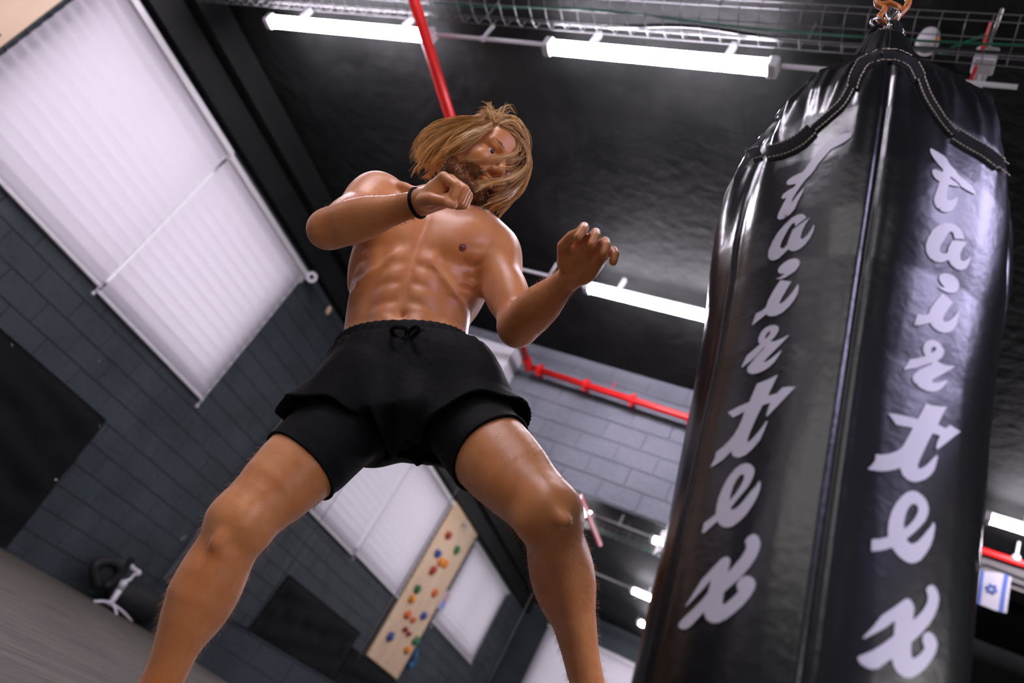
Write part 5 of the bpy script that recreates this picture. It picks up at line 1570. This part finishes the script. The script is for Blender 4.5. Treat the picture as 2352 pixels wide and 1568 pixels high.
# ---------------------------------------------------------------- hair
def strands(name, guides, per, spread, width, m, parent, seed, nseg=14, taper=0.35, jitter=1.0, kind=None):
    """many thin three-sided strands around guide polylines (world points)"""
    r = np.random.default_rng(seed)
    Vv, Ff, tone = [], [], []; b = 0
    for gi, (G, n_, sp0, sp1) in enumerate(guides):
        G = spline(G, nseg)
        ncl = max(3, n_ // 9)
        CL = [(r.normal(0, 1, 3) * sp0, r.normal(0, 1, 3) * sp1, r.normal(0, 1, 3) * (sp0 + sp1) * 0.45 * jitter, r.uniform(0.75, 1.02), float(np.clip(r.normal(0.52, 0.2), 0.05, 0.95))) for _ in range(ncl)]
        for _ in range(n_):
            c0, c1, cm, cl_, ctone = CL[r.integers(0, ncl)]
            tight = 0.16 if r.uniform() < 0.82 else 0.8
            o0 = c0 + r.normal(0, 1, 3) * sp0 * 0.35; o1 = c1 + r.normal(0, 1, 3) * sp1 * tight; mid = cm + r.normal(0, 1, 3) * (sp0 + sp1) * 0.10
            L = cl_ * r.uniform(0.9, 1.06)
            tt2 = np.linspace(0, 1, nseg)
            P = np.stack([np.interp(tt2 * min(L, 1.0), np.linspace(0, 1, nseg), G[:, k]) for k in range(3)], 1)
            P = P + o0 * (1 - tt2[:, None]) + o1 * tt2[:, None] + mid * np.sin(math.pi * tt2)[:, None]
            P = P + (r.normal(0, 1, 3) * 0.002) * np.sin(tt2 * r.uniform(4, 9))[:, None]
            w = width * r.uniform(0.6, 1.2) * (1 - (1 - taper) * tt2 ** 2)
            Tn = np.gradient(P, axis=0); Tn /= np.linalg.norm(Tn, axis=1)[:, None] + 1e-9
            a = np.cross(Tn, np.array([0.3, 0.5, 0.8])); a /= np.linalg.norm(a, axis=1)[:, None] + 1e-9
            c = np.cross(Tn, a)
            for q in range(3):
                th = 2 * math.pi * q / 3
                Vv.append(P + (a * math.cos(th) + c * math.sin(th)) * w[:, None])
            i0 = b + np.arange(nseg - 1)
            for q in range(3):
                q2 = (q + 1) % 3
                Ff.append(np.stack([i0 + q * nseg, i0 + q2 * nseg, i0 + q2 * nseg + 1, i0 + q * nseg + 1], 1))
            b += 3 * nseg
            tone.append(np.clip(ctone + r.normal(0, 0.13) + 0.18 * tt2, 0, 1)); tone.append(tone[-1]); tone.append(tone[-1])
    o = np_mesh(name, np.concatenate(Vv), np.concatenate(Ff), m, parent)
    at2 = o.data.attributes.new('tone', 'FLOAT', 'POINT'); at2.data.foreach_set('value', np.concatenate(tone).astype(np.float32))
    return o
def short_hairs(name, P0, P1, P2, width, m, parent):
    P0, P1, P2 = [np.asarray(p, float) for p in (P0, P1, P2)]
    n = len(P0); ring = []
    for P, Tn, w in ((P0, P1 - P0, 1.0), (P1, P2 - P0, 0.8), (P2, P2 - P1, 0.25)):
        a = np.cross(Tn, np.array([0.3, 0.5, 0.8])); a /= np.linalg.norm(a, axis=1)[:, None] + 1e-9
        c = np.cross(Tn, a); c /= np.linalg.norm(c, axis=1)[:, None] + 1e-9
        for q in range(3):
            th = 2 * math.pi * q / 3
            ring.append(P + (a * math.cos(th) + c * math.sin(th)) * width * w)
    V = np.stack(ring, 1).reshape(-1, 3)
    b = 9 * np.arange(n)[:, None]
    F = np.concatenate([b + np.array([[3*k + q, 3*k + (q+1) % 3, 3*k + 3 + (q+1) % 3, 3*k + 3 + q]]) for k in (0, 1) for q in range(3)])
    return np_mesh(name, V, F, m, parent)
# scalp cap (base of the hair mass)
HC_ = Field()
HC_.ell(hd(-0.010, 0, 0.036), HA, (0.1045, 0.083, 0.0925), 0.01)
HC_.ell(hd(-0.045, 0, -0.025), HA, (0.070, 0.080, 0.075), 0.03)
D, l0, hs = HC_.grid(H0 - 0.16, H0 + 0.16, 0.0034)
X, Y, Z = gridpts(D, l0, hs)
lf = (X - H0[0]) * Fh[0] + (Y - H0[1]) * Fh[1] + (Z - H0[2]) * Fh[2]
lr = (X - H0[0]) * Rh[0] + (Y - H0[1]) * Rh[1] + (Z - H0[2]) * Rh[2]
lu = (X - H0[0]) * Uh[0] + (Y - H0[1]) * Uh[1] + (Z - H0[2]) * Uh[2]
facecut = np.minimum(lf - 0.012 + 0.30 * np.abs(lr), 0.070 - lu + 0.10 * (0.08 - lf) - 0.25 * np.abs(lr))      # remove the face opening
D = np.maximum(D, facecut)
D = D - 0.0025 * np.sin(60 * lf + 30 * lu) 
Vc, Qc = surface_nets(D.astype(np.float32), l0, hs)
hair = np_mesh('hair', Vc, Qc, M['hair'], person)
at2 = hair.data.attributes.new('tone', 'FLOAT', 'POINT'); at2.data.foreach_set('value', np.full(len(hair.data.vertices), 0.30, np.float32))
DH = 2.0
def hg(pts): return [at(u, v, d) for u, v, d in pts]
G = []
# swept back mass on the near side (image left)
left = [
 [(1136, 284, 1.98), (1085, 283, 1.955), (1030, 300, 1.95), (985, 330, 1.97), (955, 372, 2.00)],
 [(1134, 286, 1.97), (1080, 292, 1.94), (1022, 315, 1.94), (982, 345, 1.965), (962, 385, 2.00)],
 [(1132, 288, 1.96), (1085, 300, 1.93), (1035, 325, 1.93), (1000, 355, 1.96), (978, 392, 2.00)],
 [(1130, 290, 1.955), (1090, 308, 1.92), (1050, 332, 1.92), (1015, 356, 1.95), (990, 384, 1.99)],
 [(1126, 294, 1.95), (1095, 312, 1.915), (1060, 334, 1.915), (1032, 348, 1.935), (1018, 362, 1.96)],
 [(1120, 276, 2.00), (1070, 276, 1.98), (1010, 295, 1.98), (970, 325, 2.00), (946, 362, 2.03)],
 [(1110, 275, 2.06), (1050, 290, 2.07), (1000, 320, 2.08), (970, 355, 2.09), (955, 380, 2.10)],
 [(1090, 285, 2.08), (1040, 310, 2.09), (1005, 345, 2.10), (990, 380, 2.10), (985, 405, 2.11)],
]
for g in left: G.append((hg(g), 120, 0.006, 0.011))
# mass falling over the far side of the face (image right)
right = [
 [(1140, 284, 1.97), (1168, 272, 1.95), (1198, 290, 1.94), (1210, 330, 1.925), (1206, 375, 1.915), (1190, 420, 1.91)],
 [(1142, 286, 1.965), (1172, 280, 1.94), (1200, 305, 1.93), (1210, 350, 1.915), (1203, 395, 1.905), (1178, 440, 1.90)],
 [(1144, 288, 1.965), (1176, 290, 1.935), (1200, 320, 1.92), (1204, 360, 1.91), (1190, 405, 1.90), (1160, 448, 1.89)],
 [(1150, 288, 1.96), (1185, 305, 1.925), (1200, 340, 1.905), (1180, 358, 1.895), (1130, 366, 1.885), (1070, 372, 1.89)],
 [(1155, 290, 1.96), (1188, 312, 1.92), (1200, 348, 1.90), (1178, 368, 1.89), (1128, 374, 1.88), (1045, 382, 1.895)],
 [(1160, 292, 1.955), (1194, 325, 1.915), (1204, 362, 1.90), (1180, 388, 1.89), (1150, 392, 1.885), (1105, 386, 1.885)],
 [(1160, 290, 1.955), (1200, 335, 1.915), (1206, 380, 1.90), (1170, 410, 1.89), (1120, 420, 1.885), (1085, 432, 1.89)],
 [(1160, 290, 1.955), (1204, 340, 1.915), (1206, 392, 1.90), (1172, 430, 1.89), (1125, 445, 1.885), (1085, 455, 1.89)],
 [(1165, 290, 1.955), (1208, 345, 1.92), (1204, 405, 1.905), (1172, 445, 1.895), (1130, 462, 1.885), (1098, 482, 1.88)],
 [(1165, 290, 1.955), (1210, 350, 1.92), (1202, 412, 1.905), (1172, 450, 1.895), (1140, 472, 1.885), (1118, 505, 1.88)],
 [(1165, 290, 1.955), (1208, 350, 1.93), (1198, 415, 1.92), (1162, 455, 1.90), (1128, 478, 1.89), (1105, 500, 1.885)],
]
for i, g in enumerate(right): G.append((hg(g), (30 if 3 <= i <= 5 else 60), 0.0035, 0.0070))
# flyaway wisps
wisps = [
 [(1130, 282, 1.97), (1122, 262, 1.96), (1112, 250, 1.95), (1104, 258, 1.95)],
 [(1134, 282, 1.97), (1130, 258, 1.96), (1122, 244, 1.95), (1116, 246, 1.95)],
 [(1142, 283, 1.97), (1150, 258, 1.96), (1160, 248, 1.95), (1172, 262, 1.95)],
 [(1136, 284, 1.97), (1128, 268, 1.95), (1120, 252, 1.95), (1126, 243, 1.95)],
 [(1200, 420, 1.91), (1180, 460, 1.90), (1150, 490, 1.89), (1135, 512, 1.89)],
 [(985, 370, 2.00), (965, 385, 2.00), (958, 402, 2.00)],
 [(1000, 385, 2.0), (985, 400, 2.0), (980, 412, 2.0)],
]
for g in wisps: G.append((hg(g), 14, 0.003, 0.007))
# let every guide hug the head: take the depth of the head surface behind each guide point
nb_ = len(np.concatenate(VS))
HB = BVHTree.FromPolygons(np.concatenate([np.concatenate(VS), Vc]).tolist(), np.concatenate([np.concatenate(QS), Qc + nb_]).tolist())
def hug(g, i):
    out = []; last = None
    hits = []
    for (u, v, d) in g:
        rv = nrm(ray(u, v))
        loc, n, k, dist = HB.ray_cast(Vector(CAM), Vector(rv))
        dep = None
        if loc is not None and np.linalg.norm(np.array(loc) - H0) < 0.20:
            dep = float((np.array(loc) - CAM) @ RC[2])
        hits.append(dep)
    known = [k for k, h in enumerate(hits) if h is not None]
    base_d = float((H0 - CAM) @ RC[2])
    for k, (u, v, d) in enumerate(g):
        if hits[k] is not None: dep = hits[k] - 0.006 - 0.006 * (k > 0) - 0.0012 * (i % 5)
        elif known:
            kn = min(known, key=lambda q: abs(q - k)); dep = hits[kn] - 0.004 + 0.010 * abs(q_sign(k - kn)) * abs(k - kn)
            dep = min(dep, base_d + 0.07)
        else: dep = base_d
        out.append(at(u, v, dep))
    return out
def q_sign(x): return 1 if x > 0 else (-1 if x < 0 else 0)
G = []
for i, g in enumerate(left): G.append((hug(g, i), 120, 0.005, 0.011))
for i, g in enumerate(right): G.append((hug(g, i), (30 if 3 <= i <= 5 else 60), 0.0035, 0.0070))
for i, g in enumerate(wisps): G.append((hug(g, i), 14, 0.003, 0.007))
# hair over the crown, back and far side, growing from the parting
def skull(f, ca, sa, w, k=1.0):
    """point on the skull shell: w angle from the top, (ca, sa) heading back / right"""
    return hd(-0.010 + f * math.cos(w) - 0.112 * k * ca * math.sin(w), 0.091 * k * sa * math.sin(w), 0.036 + 0.100 * k * math.cos(w))
for j in range(24):
    phi = -2.05 + 4.10 * j / 23                     # 0 = straight back, + = his right
    ca, sa = math.cos(phi), math.sin(phi)
    pts = [skull(0.03 * (1 - abs(phi) / 3), ca, sa, w) for w in (0.06, 0.4, 0.8, 1.2, 1.6)]
    if abs(phi) < 1.75:
        end = pts[-1]
        pts += [end - Uh * 0.05 - Fh * 0.004 * ca, end - Uh * (0.085 + 0.02 * math.sin(3 * j)) - Fh * 0.018 * ca + Rh * 0.01 * sa]
    if phi > 1.2: pts = pts[:4]
    G.append((pts, 70, 0.0045, 0.008))
st_ = strands('hair_strands', G, 0, 0, 0.00075, M['hair'], person, 11, nseg=16)
tag(st_, kind='stuff')
# beard, brows: short dark strands rooted on the skin
M['beard'] = mat('beard_hair', (0.11, 0.044, 0.015), 0.6, col2=(0.24, 0.105, 0.035), nscale=60)
bv = np.concatenate(VS)
q = bv - H0
lf, lr, lu = q @ Fh, q @ Rh, q @ Uh
msk = (lu < -0.050) & (lu > -0.140) & (lf > -0.006) & (lf < 0.105) & (np.abs(lr) < 0.080) & ~((np.abs(lr) < 0.022) & (lu > -0.088) & (lu < -0.060)) & (lu < -0.040 - 0.25 * (lf - 0.02)) 
cand = bv[msk]
r_ = np.random.default_rng(5)
GB = []
if len(cand):
    sel = cand[r_.integers(0, len(cand), 4600)]
    for p in sel:
        out = nrm(p - hd(0.0, 0, -0.06)); dirn = nrm(out * 0.55 - Uh * 0.8 + Fh * 0.25 + r_.normal(0, 0.25, 3))
        GB.append(([p - out * 0.002, p + dirn * 0.005, p + dirn * 0.0105 - Uh * 0.001], 1, 0.0006, 0.0012))
    tag(short_hairs('beard', *[[g[0][k] for g in GB] for k in range(3)], 0.00055, M['beard'], person), kind='stuff')
GW = []
for s in (-1, 1):
    for k in range(130):
        x = r_.uniform(0, 1)
        p = hd(0.0965 - 0.014 * x * x - 0.004 * x, (0.012 + 0.036 * x) * s, 0.0185 + 0.006 * math.sin(2.6 * x) + r_.normal(0, 0.0016))
        dirn = nrm(Rh * s * 0.9 + Uh * 0.25 + r_.normal(0, 0.15, 3))
        GW.append(([p, p + dirn * 0.005, p + dirn * 0.010 - Fh * 0.002], 1, 0.0004, 0.0006))
tag(short_hairs('eyebrows', *[[g[0][k] for g in GW] for k in range(3)], 0.0005, M['brow'], person), kind='stuff')

# fine body hair on shins, thighs and forearms
r_ = np.random.default_rng(9)
M['fuzz'] = mat('fine_body_hair', (0.42, 0.20, 0.08), 0.5)
def near_seg(P, a, b):
    ab = b - a; t = np.clip(((P - a) @ ab) / (ab @ ab), 0, 1)
    return np.linalg.norm(P - a - t[:, None] * ab, axis=1), t
GF = []
for a, b, n_, t0, t1, ln in ((hipR, kneeR, 500, 0.60, 1.0, 0.012), (kneeR, ankR, 1100, 0.0, 0.95, 0.014), (hipL, kneeL, 500, 0.55, 1.0, 0.012), (kneeL, ankL, 1100, 0.0, 0.95, 0.014),
                            (elbR, wrR, 500, 0.0, 0.9, 0.009), (elbL, wrL, 500, 0.0, 0.9, 0.009)):
    d, t = near_seg(bv, a, b)
    m = (d < 0.085) & (t > t0) & (t < t1) & (d > 0.02)
    c = bv[m]; tc_ = t[m]
    if not len(c): continue
    ids = r_.integers(0, len(c), n_)
    ax_ = nrm(b - a)
    for p, tq in zip(c[ids], tc_[ids]):
        out = nrm(p - (a + (b - a) * tq)); dr = nrm(out * 0.55 + ax_ * 0.8 + r_.normal(0, 0.25, 3))
        GF.append(([p - out * 0.001, p + dr * ln * 0.5 + out * 0.001, p + dr * ln], 1, 0.0002, 0.0008))
tag(short_hairs('body_hair', *[[g[0][k] for g in GF] for k in range(3)], 0.00022, M['fuzz'], person), kind='stuff')
